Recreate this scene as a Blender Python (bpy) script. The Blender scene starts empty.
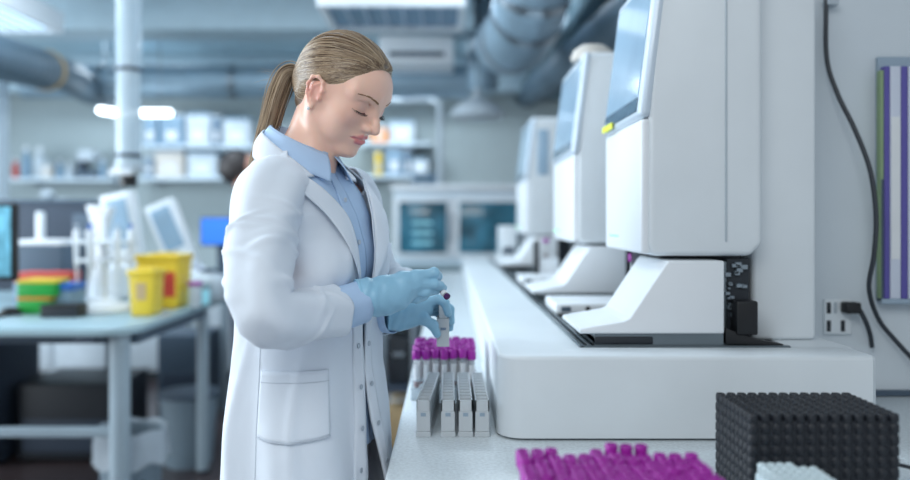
import bpy, bmesh, math, random
import numpy as np
from mathutils import Vector, Matrix
random.seed(7)
rng = np.random.default_rng(7)
SC = bpy.context.scene
COL = SC.collection
PI = math.pi
F = 760.0
VX, VY, CZ = 449.0, 221.0, 1.32          # vanishing point of the bench and camera height

def P(px, py, Y):
    k = F / Y
    return Vector(((px - VX) / k, Y, CZ - (py - VY) / k))

# ------------------------------------------------------------------ materials
def lin(c):
    out = []
    for v in c[:3]:
        v /= 255.0
        out.append(v / 12.92 if v <= 0.04045 else ((v + 0.055) / 1.055) ** 2.4)
    return (*out, 1.0)

def mat(name, rgb, rough=0.5, metal=0.0, var=0.06, scale=8.0, bump=0.0, bscale=60.0,
        emit=0.0, trans=0.0, coat=0.0, sss=0.0, alpha=1.0, stretch=None, attr=None, spec=None, sheen=0.0):
    m = bpy.data.materials.new(name)
    m.use_nodes = True
    nt = m.node_tree
    b = nt.nodes['Principled BSDF']
    c = lin(rgb)
    tc = nt.nodes.new('ShaderNodeTexCoord')
    mp = nt.nodes.new('ShaderNodeMapping')
    nt.links.new(tc.outputs['Object'], mp.inputs['Vector'])
    if stretch: mp.inputs['Scale'].default_value = stretch
    nz = nt.nodes.new('ShaderNodeTexNoise')
    nz.inputs['Scale'].default_value = scale
    nz.inputs['Detail'].default_value = 3
    nt.links.new(mp.outputs['Vector'], nz.inputs['Vector'])
    if attr:
        at = nt.nodes.new('ShaderNodeAttribute'); at.attribute_name = attr
        src = at.outputs['Color']
    else:
        src = None
    mx = nt.nodes.new('ShaderNodeMix'); mx.data_type = 'RGBA'; mx.blend_type = 'MULTIPLY'
    mx.inputs['Factor'].default_value = 1.0
    rp = nt.nodes.new('ShaderNodeMapRange')
    rp.inputs['From Min'].default_value = 0.3; rp.inputs['From Max'].default_value = 0.7
    rp.inputs['To Min'].default_value = 1.0 - var; rp.inputs['To Max'].default_value = 1.0
    nt.links.new(nz.outputs['Fac'], rp.inputs['Value'])
    if src: nt.links.new(src, mx.inputs['A'])
    else: mx.inputs['A'].default_value = c
    nt.links.new(rp.outputs['Result'], mx.inputs['B'])
    nt.links.new(mx.outputs['Result'], b.inputs['Base Color'])
    b.inputs['Roughness'].default_value = rough
    b.inputs['Metallic'].default_value = metal
    if spec is not None: b.inputs['Specular IOR Level'].default_value = spec
    if bump:
        n2 = nt.nodes.new('ShaderNodeTexNoise'); n2.inputs['Scale'].default_value = bscale
        nt.links.new(mp.outputs['Vector'], n2.inputs['Vector'])
        bp = nt.nodes.new('ShaderNodeBump'); bp.inputs['Strength'].default_value = bump
        bp.inputs['Distance'].default_value = 0.01
        nt.links.new(n2.outputs['Fac'], bp.inputs['Height'])
        nt.links.new(bp.outputs['Normal'], b.inputs['Normal'])
    if emit:
        nt.links.new(mx.outputs['Result'], b.inputs['Emission Color'])
        b.inputs['Emission Strength'].default_value = emit
    if trans: b.inputs['Transmission Weight'].default_value = trans
    if coat: b.inputs['Coat Weight'].default_value = coat
    if sheen: b.inputs['Sheen Weight'].default_value = sheen
    if sss:
        b.inputs['Subsurface Weight'].default_value = sss
        b.inputs['Subsurface Radius'].default_value = (0.012, 0.004, 0.002)
        b.inputs['Subsurface Scale'].default_value = 0.6
    if alpha < 1: b.inputs['Alpha'].default_value = alpha
    return m

M = {}
def dm(k, *a, **kw): M[k] = mat(k, *a, **kw)
dm('plastic_white', (228, 232, 236), 0.38, var=0.03)
dm('plastic_warm', (220, 226, 230), 0.42, var=0.04)
dm('plastic_grey', (176, 186, 194), 0.45)
dm('panel_blue', (168, 190, 206), 0.4)
dm('worktop', (214, 222, 226), 0.28, var=0.22, scale=160)
dm('tabletop', (152, 176, 184), 0.25, var=0.05)
dm('steel', (150, 160, 168), 0.3, metal=0.9)
dm('rail', (120, 130, 136), 0.35, metal=0.7)
dm('dark', (30, 36, 44), 0.5)
dm('black', (16, 18, 22), 0.45)
dm('black_rack', (26, 30, 38), 0.5, bump=0.1)
dm('slate', (72, 88, 104), 0.6)
dm('slate_dark', (48, 60, 76), 0.6)
dm('duct', (150, 174, 190), 0.5, metal=0.5, var=0.2, scale=3)
dm('duct_dark', (92, 114, 130), 0.5, metal=0.4, var=0.2, scale=3)
dm('wall', (170, 182, 184), 0.8, var=0.04)
dm('wall_white', (206, 214, 220), 0.6, var=0.03)
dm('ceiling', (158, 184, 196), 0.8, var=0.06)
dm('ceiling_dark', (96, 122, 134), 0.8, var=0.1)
dm('beam', (178, 198, 208), 0.7)
dm('floor', (74, 64, 66), 0.3, var=0.2, scale=4)
dm('lamp', (235, 247, 255), 0.5, emit=6.0)
dm('lamp_soft', (200, 228, 245), 0.5, emit=1.6)
dm('louvre', (112, 148, 176), 0.35, metal=0.3)
dm('screen', (158, 186, 208), 0.08, emit=0.10, var=0.25, scale=3)
dm('screen_dim', (96, 120, 138), 0.08, var=0.2)
dm('screen_blue', (60, 120, 215), 0.2, emit=.7)
dm('screen_cyan', (110, 180, 205), 0.2, emit=.6, var=0.6, scale=14)
dm('bezel', (205, 218, 230), 0.3, coat=0.3)
dm('window_glass', (70, 134, 158), 0.08, var=0.85, scale=5)  # strong noise variation paints blotchy reflections into the glass colour
dm('window_frame', (214, 228, 238), 0.4)
dm('teal_light', (150, 215, 230), 0.3, emit=0.3)
dm('purple_cap', (158, 22, 154), 0.4, var=0.12, scale=30)
dm('purple_dark', (74, 12, 84), 0.5)
dm('tube_glass', (214, 222, 226), 0.12, alpha=0.28)
dm('paper', (226, 228, 230), 0.6)
dm('blood', (120, 44, 34), 0.35)
dm('rack_grey', (196, 202, 206), 0.4)
dm('rack_hole', (110, 122, 132), 0.6)
dm('print_grey', (120, 138, 160), 0.6)
dm('print_green', (90, 235, 120), 0.5, emit=2.5)
dm('tag_yellow', (226, 232, 70), 0.5)
dm('green', (40, 172, 70), 0.5)
dm('yellow', (236, 200, 50), 0.4)
dm('yellow_clear', (244, 214, 66), 0.3, alpha=0.75)
dm('red', (196, 62, 50), 0.5)
dm('blue', (50, 110, 200), 0.5)
dm('orange', (226, 140, 50), 0.5)
dm('beige', (206, 200, 192), 0.6)
dm('carton', (186, 160, 120), 0.7)
dm('box_blue', (136, 164, 186), 0.6, var=0.2, scale=12)
dm('box_white', (196, 206, 214), 0.6, var=0.1, scale=12)
dm('box_slate', (110, 132, 152), 0.6)
dm('bag', (186, 198, 208), 0.4, alpha=0.8, bump=0.6, bscale=30)
dm('bin', (120, 138, 150), 0.5)
dm('leg_paint', (150, 166, 176), 0.4)
dm('binder_purple', (92, 84, 160), 0.5)
dm('binder_white', (206, 212, 226), 0.5)
dm('binder_green', (136, 160, 122), 0.5)
dm('holder', (150, 168, 184), 0.4)
dm('cable', (44, 50, 58), 0.5)
dm('pillar', (206, 222, 232), 0.2, alpha=0.6)
dm('acrylic', (220, 234, 244), 0.15, alpha=0.35)
dm('pale_tip', (196, 210, 214), 0.5)

# ------------------------------------------------------------------ mesh builder
class MB:
    def __init__(self): self.v = []; self.f = []; self.mi = []
    def add(self, v, f, mi=0):
        o = len(self.v); self.v += [tuple(p) for p in v]
        self.f += [tuple(i + o for i in q) for q in f]; self.mi += [mi] * len(f)
        return self
    def bm(self, bm, mi=0):
        bm.verts.index_update()
        self.add([v.co[:] for v in bm.verts], [[v.index for v in f.verts] for f in bm.faces], mi); bm.free()
        return self
    def box(self, x0, x1, y0, y1, z0, z1, r=0.0, seg=3, mi=0, M4=None):
        bm = bmesh.new(); bmesh.ops.create_cube(bm, size=1)
        for v in bm.verts:
            v.co = ((x0 + x1) / 2 + v.co.x * (x1 - x0), (y0 + y1) / 2 + v.co.y * (y1 - y0), (z0 + z1) / 2 + v.co.z * (z1 - z0))
        if r > 0: bmesh.ops.bevel(bm, geom=list(bm.edges), offset=r, segments=seg, affect='EDGES', profile=0.5)
        if M4 is not None: bmesh.ops.transform(bm, matrix=M4, verts=bm.verts)
        return self.bm(bm, mi)
    def prism(self, prof, y0, y1, r=0.0, seg=3, mi=0, axis='Y', M4=None, topz=None):
        bm = bmesh.new()
        def q(a, b, c): return (a, c, b) if axis == 'Y' else ((c, a, b) if axis == 'X' else (a, b, c))
        A = [bm.verts.new(q(a, b, y0)) for a, b in prof]; B = [bm.verts.new(q(a, b, y1)) for a, b in prof]
        n = len(prof); bm.faces.new(A); bm.faces.new(B[::-1])
        for i in range(n): bm.faces.new((A[i], B[i], B[(i + 1) % n], A[(i + 1) % n]))
        bmesh.ops.recalc_face_normals(bm, faces=bm.faces)
        ed = [e for e in bm.edges if topz is None or min(v.co.z for v in e.verts) > topz]
        if r > 0: bmesh.ops.bevel(bm, geom=ed, offset=r, segments=seg, affect='EDGES', profile=0.5)
        if M4 is not None: bmesh.ops.transform(bm, matrix=M4, verts=bm.verts)
        return self.bm(bm, mi)
    def lathe(self, prof, c=(0, 0, 0), n=24, mi=0, M4=None, cap=True):
        v = []; f = []
        for r, z in prof:
            for i in range(n):
                a = 2 * PI * i / n; v.append((c[0] + r * math.cos(a), c[1] + r * math.sin(a), c[2] + z))
        for j in range(len(prof) - 1):
            for i in range(n):
                k = (i + 1) % n
                f.append((j * n + i, j * n + k, (j + 1) * n + k, (j + 1) * n + i))
        if cap:
            f.append(tuple(range(n))[::-1]); f.append(tuple((len(prof) - 1) * n + i for i in range(n)))
        if M4 is not None: v = [tuple(M4 @ Vector(p)) for p in v]
        return self.add(v, f, mi)
    def tube(self, pts, r, n=10, mi=0, wave=None):
        pts = [Vector(p) for p in pts]; m = len(pts)
        rs = r if hasattr(r, '__len__') else [r] * m
        v = []; f = []; up = None
        for i, p in enumerate(pts):
            t = (pts[min(i + 1, m - 1)] - pts[max(i - 1, 0)]).normalized()
            if up is None:
                up = Vector((0, 0, 1)) if abs(t.z) < 0.9 else Vector((1, 0, 0))
            s = t.cross(up).normalized(); up = s.cross(t).normalized()
            for k in range(n):
                a = 2 * PI * k / n
                v.append(p + (s * math.cos(a) + up * math.sin(a)) * rs[i])
        for i in range(m - 1):
            for k in range(n):
                q = (k + 1) % n
                f.append((i * n + k, i * n + q, (i + 1) * n + q, (i + 1) * n + k))
        f.append(tuple(range(n))[::-1]); f.append(tuple((m - 1) * n + k for k in range(n)))
        return self.add(v, f, mi)
    def build(self, name, mats, parent=None, smooth=True, angle=35):
        me = bpy.data.meshes.new(name); me.from_pydata(self.v, [], self.f)
        ms = mats if isinstance(mats, (list, tuple)) else [mats]
        for m_ in ms: me.materials.append(M[m_] if isinstance(m_, str) else m_)
        if len(ms) > 1: me.polygons.foreach_set('material_index', self.mi)
        me.validate(); me.update()
        o = bpy.data.objects.new(name, me); COL.objects.link(o)
        if smooth:
            me.polygons.foreach_set('use_smooth', [True] * len(me.polygons))
            try: me.set_sharp_from_angle(angle=math.radians(angle))
            except Exception: pass
        if parent is not None:
            o.parent = parent
            if parent.type == 'EMPTY' or True:
                o.matrix_parent_inverse = Matrix.Identity(4)
                # meshes are authored in world space: bring them into the parent's space
                pm = wm(parent); me.transform(pm.inverted())
        return o

def wm(o):
    m = o.matrix_basis.copy()
    while o.parent is not None:
        o = o.parent; m = o.matrix_basis @ m
    return m

def tag(o, label=None, cat=None, group=None, kind=None):
    if label: o['label'] = label
    if cat: o['category'] = cat
    if group: o['group'] = group
    if kind: o['kind'] = kind
    return o
def thing(name, label, cat, loc=(0, 0, 0), group=None):
    o = bpy.data.objects.new(name, None); COL.objects.link(o); o.location = loc
    o.empty_display_size = 0.05
    return tag(o, label, cat, group)
def struct(name, mb, m, **k):
    return tag(mb.build(name, m, **k), kind='structure')
def kids(o): return [c for c in bpy.data.objects if c.parent == o]
def copy_tree(o, loc=None, label=None, _kids=None):
    c = o.copy(); COL.objects.link(c)
    if loc is not None: c.location = loc
    if label: c['label'] = label
    for ch in (_kids if _kids is not None else kids(o)):
        d = ch.copy(); COL.objects.link(d); d.parent = c
        for g in kids(ch):
            e = g.copy(); COL.objects.link(e); e.parent = d
    return c
def arc(pts, n=8):
    """Catmull-Rom through pts"""
    pts = [np.array(p, float) for p in pts]; out = []
    q = [2 * pts[0] - pts[1]] + pts + [2 * pts[-1] - pts[-2]]
    for i in range(1, len(q) - 2):
        for j in range(n):
            t = j / n
            out.append(0.5 * ((2 * q[i]) + (-q[i-1] + q[i+1]) * t + (2*q[i-1] - 5*q[i] + 4*q[i+1] - q[i+2]) * t*t + (-q[i-1] + 3*q[i] - 3*q[i+1] + q[i+2]) * t**3))
    out.append(pts[-1]); return out
# ================================================================== the room
struct('floor', MB().box(-7, 2.6, -2.5, 9.2, -0.1, 0), 'floor')
struct('wall_back', MB().box(-7, 2.6, 9.2, 9.4, 0, 3.2), 'wall')
struct('ceiling', MB().box(-7, 2.6, 0.9, 9.4, 3.2, 3.35), 'ceiling')
mb = MB()
mb.box(0.825, 2.6, 1.83, 1.98, 0, 3.2)
struct('wall_right', mb, 'wall_white')
struct('trim_1', MB().box(-7, 0.2, 6.1, 6.5, 2.86, 3.2, 0.01), 'beam')
struct('trim_2', MB().box(-7, 2.6, 8.6, 8.9, 2.8, 3.2, 0.01), 'beam')
struct('trim_3', MB().box(-3.34, -3.18, 5.35, 5.5, 0, 2.46, 0.01), 'window_frame')
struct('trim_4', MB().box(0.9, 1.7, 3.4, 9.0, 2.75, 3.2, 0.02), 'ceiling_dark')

# ---- ducts
def cyl_between(mb, a, b, r, n=28, rings=0, ringr=0.012, wav=0.0, mi=0):
    a = Vector(a); b = Vector(b); pts = []; rs = []
    N = max(2, rings * 6) if rings else 2
    for i in range(N + 1):
        t = i / N
        pts.append(a.lerp(b, t))
        rr = r
        if rings: rr += ringr * (1 if (i % 6 == 0) else 0)
        rs.append(rr)
    return mb.tube(pts, rs, n, mi)
t = thing('air_duct', 'long silver round ventilation duct crossing below the ceiling at the back', 'duct', (-1.5, 7.0, 2.6))
cyl_between(MB(), (-3.9, 7.0, 2.6), (0.18, 7.0, 2.6), 0.15, rings=7, ringr=0.008).build('pipe', 'duct', t)
for x in (-3.2, -2.0, -0.6):
    cyl_between(MB(), (x, 7.0, 2.6), (x + 0.05, 7.0, 2.6), 0.162).build('clamp', 'steel', t)
for x in (-3.2, -0.6):
    MB().tube([(x + 0.02, 7.0, 2.75), (x + 0.02, 7.0, 3.2)], 0.008, 6).build('hanger_rod', 'steel', t)
t = thing('air_duct', 'dark blue spiral duct with a yellow ringed end at the upper left', 'duct', (-3.4, 4.6, 2.37))
a_, b_ = P(-75, 38, 4.0), P(44, 70, 5.6)
pts = [a_.lerp(b_, i / 60) for i in range(61)]
MB().tube(pts, [0.14 + 0.006 * (i % 4 == 0) for i in range(61)], 28).build('spiral_pipe', 'duct_dark', t)
d_ = (b_ - a_).normalized()
MB().tube([b_ - d_ * 0.02, b_ + d_ * 0.03], 0.152, 28).build('end_ring', 'carton', t)
MB().tube(arc([b_ + d_ * 0.03, b_ + d_ * 0.5, P(98, 92, 7.4), P(150, 84, 8.3)]), 0.13, 20).build('pipe', 'duct_dark', t)
MB().tube([P(-10, 45, 4.6), P(-10, 45, 4.6) + Vector((0, 0, 0.75))], 0.008, 6).build('hanger_rod', 'steel', t)

t = thing('air_duct', 'large silver elbow duct bending down in front of the screens at top centre', 'duct', P(528, 20, 4.4))
path = arc([P(545, -75, 4.3), P(536, -20, 4.4), P(529, 12, 4.6), P(518, 36, 4.95), P(505, 44, 5.6), P(498, 40, 6.6)], 14)
MB().tube(path, [0.215 + 0.005 * (i % 3 == 0) for i in range(len(path))], 32).build('flexible_pipe', 'duct', t)
for i in (6, 17, 27, 44):
    p, q = Vector(path[i]), Vector(path[i + 1])
    MB().tube([p, p + (q - p).normalized() * 0.05], 0.232, 32).build('clamp', 'steel', t)
t = thing('air_duct', 'narrow silver duct dropping vertically behind the elbow duct', 'duct', P(485, 60, 6.6))
cyl_between(MB(), P(483, 4, 6.6), P(483, 92, 6.6), 0.13, rings=5, ringr=0.006).build('pipe', 'duct', t)
t = thing('air_duct', 'dark duct running to the back wall right of the elbow duct', 'duct', P(560, 90, 6.2))
p0, p1 = P(650, 0, 4.2), P(527, 95, 9.22)
cyl_between(MB(), p0, p1, 0.15, rings=8, ringr=0.008).build('pipe', 'duct_dark', t)
p2 = p0.lerp(p1, 0.45)
MB().tube([p2 + Vector((0, 0, .2)), Vector((p2.x, p2.y, 3.2))], 0.01, 6).build('hanger_rod', 'steel', t)

# ---- ceiling fixtures
def luminaire(label, x0, x1, y0, y1, z0, z1, face, hang=True, group=None):
    t = thing('ceiling_light', label, 'ceiling light', ((x0 + x1) / 2, (y0 + y1) / 2, z0), group)
    mb = MB(); w = 0.045
    mb.box(x0, x1, y0, y0 + w, z0, z1); mb.box(x0, x1, y1 - w, y1, z0, z1)
    mb.box(x0, x0 + w, y0 + w, y1 - w, z0, z1); mb.box(x1 - w, x1, y0 + w, y1 - w, z0, z1)
    mb.box(x0 + w, x1 - w, y0 + w, y1 - w, z1 - 0.02, z1)
    mb.build('housing', 'plastic_white', t)
    MB().box(x0 + w, x1 - w, y0 + w, y1 - w, z0 + 0.03, z0 + 0.045).build('diffuser', face, t)
    mb = MB()
    for i in range(1, 7):
        x = x0 + w + (x1 - x0 - 2 * w) * i / 7
        mb.box(x - 0.004, x + 0.004, y0 + w, y1 - w, z0 + 0.005, z0 + 0.03)
    mb.build('louvre', 'bezel', t)
    for sx in (x0 + 0.08, x1 - 0.08):
        MB().tube([(sx, (y0 + y1) / 2, z1), (sx, (y0 + y1) / 2, 3.2)], 0.006, 6).build('hanger_rod', 'steel', t)
    return t
luminaire('lit square ceiling light box at the top left corner', -3.6, -2.84, 4.6, 5.6, 2.70, 2.85, 'lamp_soft')
luminaire('white framed ceiling light box with a blue grey underside above the woman', -0.88, 0.11, 5.05, 5.75, 2.75, 2.9, 'louvre')
t = thing('ceiling_unit', 'white box shaped air unit hanging right of the woman\'s head at the back', 'air unit', P(418, 55, 6.6))
MB().box(-0.58, 0.04, 6.3, 6.8, 2.64, 2.86, 0.015).build('casing', 'plastic_white', t)
MB().box(-0.5, -0.04, 6.28, 6.3, 2.68, 2.72).build('air_slot', 'slate', t)
MB().box(-0.45, 0.0, 6.35, 6.6, 2.86, 2.95, 0.01).build('lamp_tray', 'lamp_soft', t)
for sx in (-0.5, -0.04): MB().tube([(sx, 6.5, 2.86), (sx, 6.5, 3.2)], 0.006, 6).build('hanger_rod', 'steel', t)
t = thing('tube_light', 'bright white glowing tube lamp behind the clear pillar', 'tube light', P(134, 112, 6.6))
MB().tube([P(98, 110, 6.4), P(100, 110, 6.4), P(117, 113, 6.7), P(170, 113, 6.7), P(172, 113, 6.7)], [0.015, 0.028, 0.03, 0.03, 0.015], 12).build('glowing_tube', 'lamp', t)
for px in (110, 160):
    a = P(px, 108, 6.6); MB().tube([a, Vector((a.x, a.y, 2.86 if a.y < 6.5 else 3.2))], 0.006, 6).build('hanger_rod', 'steel', t)
t = thing('pendant_lamp', 'pale round pendant lamp hanging at the back under the narrow duct', 'lamp', P(477, 108, 6.0))
c = P(477, 118, 6.0)
MB().lathe([(0.20, 0), (0.215, 0.02), (0.20, 0.06), (0.13, 0.12), (0.05, 0.15), (0.025, 0.2), (0.02, 0.24)], c, 32).build('shade', 'plastic_grey', t)
MB().tube([c + Vector((0, 0, .23)), Vector((c.x, c.y, 3.2))], 0.006, 6).build('cord', 'cable', t)
t = thing('ceiling_sensor', 'small round sensor disc on the ceiling right of the clear pillar', 'sensor', P(178, 20, 5))
c = Vector((P(178, 20, 6.0).x * 1.19, 7.15 * 0.97, 3.2)); c = Vector((-2.6, 7.2, 3.2))
c = Vector(((178 - VX) * (1.88 / 201) , 760 * 1.88 / 201, 3.2))
MB().lathe([(0.11, 0), (0.11, -0.02), (0.08, -0.05), (0.0, -0.055)], c, 24).build('cover', 'plastic_grey', t)

# ---- clear extraction pillar
c = Vector(((128.5 - VX) / 200, 3.8, 0)); zb = 1.60
t = thing('extraction_pipe', 'clear vertical extraction pipe with dark rings hanging left of the woman', 'extraction pipe', (c.x, 3.8, zb))
MB().lathe([(0.058, 0), (0.058, 1.6), (0.052, 1.6), (0.052, 0)], (c.x, 3.8, zb), 32, cap=False).build('pipe', 'pillar', t)
for z in (1.645, 2.075):
    MB().lathe([(0.059, -0.008), (0.063, -0.008), (0.063, 0.008), (0.059, 0.008)], (c.x, 3.8, z), 32).build('ring', 'slate_dark', t)
MB().lathe([(0.04, -0.05), (0.066, -0.03), (0.066, 0.0), (0.05, 0.01)], (c.x, 3.8, zb), 32).build('collar', 'plastic_grey', t)
MB().lathe([(0.03, -0.11), (0.042, -0.105), (0.042, -0.045), (0.03, -0.05)], (c.x, 3.8, zb), 24).build('nozzle', 'black', t)
MB().box(c.x - 0.058, c.x + 0.05, 3.7, 3.74, zb - 0.055, zb - 0.03, 0.005).build('handle', 'plastic_white', t)

# ---- far shelving
def shelf(label, px0, px1, py, Y=8.75):
    a = P(px0, py, Y); b = P(px1, py, Y)
    t = thing('wall_shelf', label, 'shelf', ((a.x + b.x) / 2, Y, a.z), 'white shelves on the back wall')
    MB().box(a.x, b.x, Y, 9.2, a.z - 0.035, a.z, 0.004).build('board', 'window_frame', t)
    for x in (a.x + 0.15, b.x - 0.15):
        MB().prism([(Y + 0.15, a.z - 0.035), (9.2, a.z - 0.035), (9.2, a.z - 0.09)], x - 0.01, x + 0.01, axis='X').build('bracket', 'plastic_grey', t)
    return a.z
KS = F / 8.75
z1 = shelf('upper white wall shelf carrying pale boxes left of the woman', 140, 262, 145)
z2 = shelf('lower white wall shelf carrying a beige box left of the woman', 134, 262, 177)
z3 = shelf('long white wall shelf at the far left with lab bottles', 8, 114, 178)
z4 = shelf('upper white wall shelf right of the woman\'s face', 360, 432, 142)
z5 = shelf('lower white wall shelf right of the woman\'s face', 360, 434, 175)
def carton(name, label, cat, px0, px1, ptop, z, m, Y=8.8, d=0.25, lid=True, group=None):
    a = P(px0, ptop, Y); b = P(px1, ptop, Y)
    t = thing(name, label, cat, ((a.x + b.x) / 2, Y + d / 2, z), group)
    MB().box(a.x, b.x, Y, Y + d, z, a.z - 0.03, 0.006).build('body', m, t)
    MB().box(a.x - .004, b.x + .004, Y - .004, Y + d, a.z - 0.03, a.z, 0.004).build('lid', 'box_white' if m != 'box_white' else 'box_blue', t)
    w = (b.x - a.x)
    MB().box(a.x + w * .25, b.x - w * .25, Y - 0.006, Y, z + 0.06, z + 0.06 + max(0.03, (a.z - z) * .3)).build('label_sticker', 'paper', t)
    return t
carton('storage_box', 'pale blue box at the left end of the upper shelf', 'box', 143, 157, 115, z1, 'box_blue')
carton('storage_box', 'wide pale blue box second from the left on the upper shelf', 'box', 160, 183, 114, z1, 'box_blue')
carton('storage_box', 'white box on the upper shelf beside the grey file', 'box', 186, 210, 113, z1, 'box_white')
carton('storage_box', 'slate grey narrow box on the upper shelf nearest the dark haired head', 'box', 212, 220, 115, z1, 'box_slate')
carton('storage_box', 'white box on the upper shelf behind the ponytail', 'box', 223, 250, 118, z1, 'box_white')
carton('storage_box', 'grey narrow box on the lower shelf next to the clear pillar', 'box', 143, 153, 156, z2, 'box_slate')
carton('storage_box', 'beige box on the lower shelf', 'box', 155, 183, 150, z2, 'beige')
carton('storage_box', 'white box on the lower shelf right of the beige box', 'box', 187, 216, 152, z2, 'box_white')
carton('storage_box', 'white box on the upper shelf right of the woman\'s face', 'box', 390, 414, 121, z4, 'box_white')
carton('storage_box', 'orange box on the upper shelf right at the woman\'s nose', 'box', 371, 388, 126, z4, 'orange')
carton('storage_box', 'blue and white box on the lower shelf below the nose', 'box', 386, 402, 146, z5, 'box_blue')
carton('storage_box', 'narrow yellow box on the lower shelf below the nose', 'box', 375, 381, 150, z5, 'yellow')
carton('storage_box', 'narrow dark blue box on the lower shelf', 'box', 404, 411, 148, z5, 'box_slate')
carton('storage_box', 'white box at the right end of the lower shelf', 'box', 413, 428, 158, z5, 'box_white')
# bottles & instruments on the far-left shelf
def bottle(label, px, w, ptop, m, capm='plastic_white', z=z3, Y=8.85):
    a = P(px, ptop, Y); r = w / KS / 2; h = a.z - z
    t = thing('lab_bottle', label, 'bottle', (a.x, Y + r, z), 'bottles on the far left shelf')
    MB().lathe([(r * .9, 0), (r, 0.01), (r, h * .6), (r * .45, h * .8), (r * .45, h * .86)], (a.x, Y + r, z), 16).build('body', m, t)
    MB().lathe([(r * .5, h * .86), (r * .5, h)], (a.x, Y + r, z), 16).build('cap', capm, t)
bottle('red brown bottle at the left end of the far left shelf', 14, 6, 158, 'red')
bottle('tall pale bottle on the far left shelf beside the red one', 24, 9, 146, 'box_blue')
bottle('wide white bottle third on the far left shelf', 37, 11, 147, 'box_white')
bottle('white capped clear bottle in the middle of the far left shelf', 58, 7, 160, 'box_blue')
bottle('white bottle just left of the dark microscope', 68, 7, 162, 'box_white')
bottle('small pale bottle at the right end of the far left shelf', 101, 7, 158, 'box_blue')
a = P(84, 150, 8.8)
t = thing('shelf_instrument', 'dark instrument with a white head on the far left shelf', 'instrument', (a.x, 8.9, z3))
MB().box(a.x - .13, a.x + .13, 8.82, 9.1, z3, z3 + 0.09, .01).build('base', 'slate', t)
MB().box(a.x - .11, a.x - .03, 8.85, 9.0, z3 + .09, z3 + .28, .01).build('column', 'slate_dark', t)
MB().box(a.x - .1, a.x + .1, 8.82, 9.05, z3 + .2, z3 + .33, .03).build('head', 'box_white', t)
a = P(42, 168, 8.8)
carton('storage_box', 'dark red brown low box on the far left shelf', 'box', 41, 50, 163, z3, 'beige', d=.2)

# whitish bent pipe frame
t = thing('pipe_frame', 'white bent pipe frame standing behind the woman\'s face', 'pipe frame', P(440, 230, 7.3))
YP = 7.95
pp = arc([P(372, 102, YP), P(400, 101, YP), P(424, 100, YP), P(436, 103, YP), P(440, 113, YP), P(440, 150, YP), P(440, 200, YP), Vector((P(440, 0, YP).x, YP, .02))], 6)
MB().tube(pp, 0.027, 12).build('bent_pipe', 'plastic_grey', t)
MB().lathe([(0.08, 0), (0.08, 0.02)], (P(440, 0, YP).x, YP, 0), 16).build('foot', 'plastic_grey', t)

# ---- far bench and double analyser cabinet
def bench(label, x0, x1, y0, y1, z=0.9, m='plastic_grey', n=3, topm='tabletop'):
    t = thing('laboratory_bench', label, 'bench', ((x0 + x1) / 2, (y0 + y1) / 2, 0))
    MB().box(x0, x1, y0, y1, z - 0.035, z, 0.008).build('worktop', topm, t)
    MB().box(x0 + .02, x1 - .02, y0 + .05, y1 - .02, 0.08, z - 0.035, 0.005).build('carcass', m, t)
    w = (x1 - x0 - .04) / n
    for i in range(n):
        d = MB().box(x0 + .03 + i * w, x0 + .01 + (i + 1) * w, y0 + .03, y0 + .05, .12, z - .06, .004).build('door', m, t)
        MB().box(x0 + .05 + i * w, x0 + .15 + i * w, y0 + .01, y0 + .03, z - .16, z - .145, .003).build('handle', 'steel', d)
    MB().box(x0 + .04, x1 - .04, y0 + .1, y1 - .04, 0, .08).build('plinth', 'dark', t)
    return t
bench('grey bench below the twin window cabinet at the back', -1.2, 0.9, 7.0, 7.8, m='slate', n=4)
z = 0.9
t = thing('incubator_cabinet', 'white cabinet with two dark blue windows at the back behind the hands', 'cabinet', (-0.05, 7.4, z))
x0, x1 = P(393, 0, 7.15).x, P(530, 0, 7.15).x; zt = P(0, 187, 7.15).z
MB().box(x0, x1, 7.15, 7.75, z, zt - .04, .03).build('casing', 'window_frame', t)
MB().box(x0 - .02, x1 + .02, 7.11, 7.77, zt - .04, zt + .02, .02).build('top_cover', 'plastic_white', t)
for (a, b) in ((399, 447), (459, 520)):
    xa, xb = P(a, 0, 7.12).x, P(b, 0, 7.12).x; za, zb_ = P(0, 253, 7.12).z, P(0, 202, 7.12).z
    d = MB().box(xa - .05, xb + .05, 7.12, 7.15, za - .045, zb_ + .045, .012).build('door', 'plastic_white', t)
    bm_ = MB().box(xa, xb, 7.105, 7.125, za, zb_, .009); bm_.build('window_pane', 'window_glass', d)
    MB().box(xb + .015, xb + .03, 7.09, 7.12, za + .1, zb_ - .1, .004).build('handle', 'steel', d)
for k in range(3):
    MB().box(P(412, 0, 7.1).x, P(432, 0, 7.1).x, 7.095, 7.105, P(0, 243 - 10 * k, 7.1).z - .012, P(0, 243 - 10 * k, 7.1).z + .012).build('shelf_strip', 'teal_light', t)
t = thing('control_box', 'small dark box standing on top of the twin window cabinet', 'box', (P(424, 0, 7.4).x, 7.4, zt + .02))
MB().box(P(412, 0, 7.3).x, P(436, 0, 7.3).x, 7.25, 7.5, zt + .02, zt + .14, .01).build('casing', 'box_slate', t)
MB().box(P(415, 0, 7.3).x, P(433, 0, 7.3).x, 7.24, 7.25, zt + .05, zt + .12, .005).build('display', 'screen_dim', t)

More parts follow.
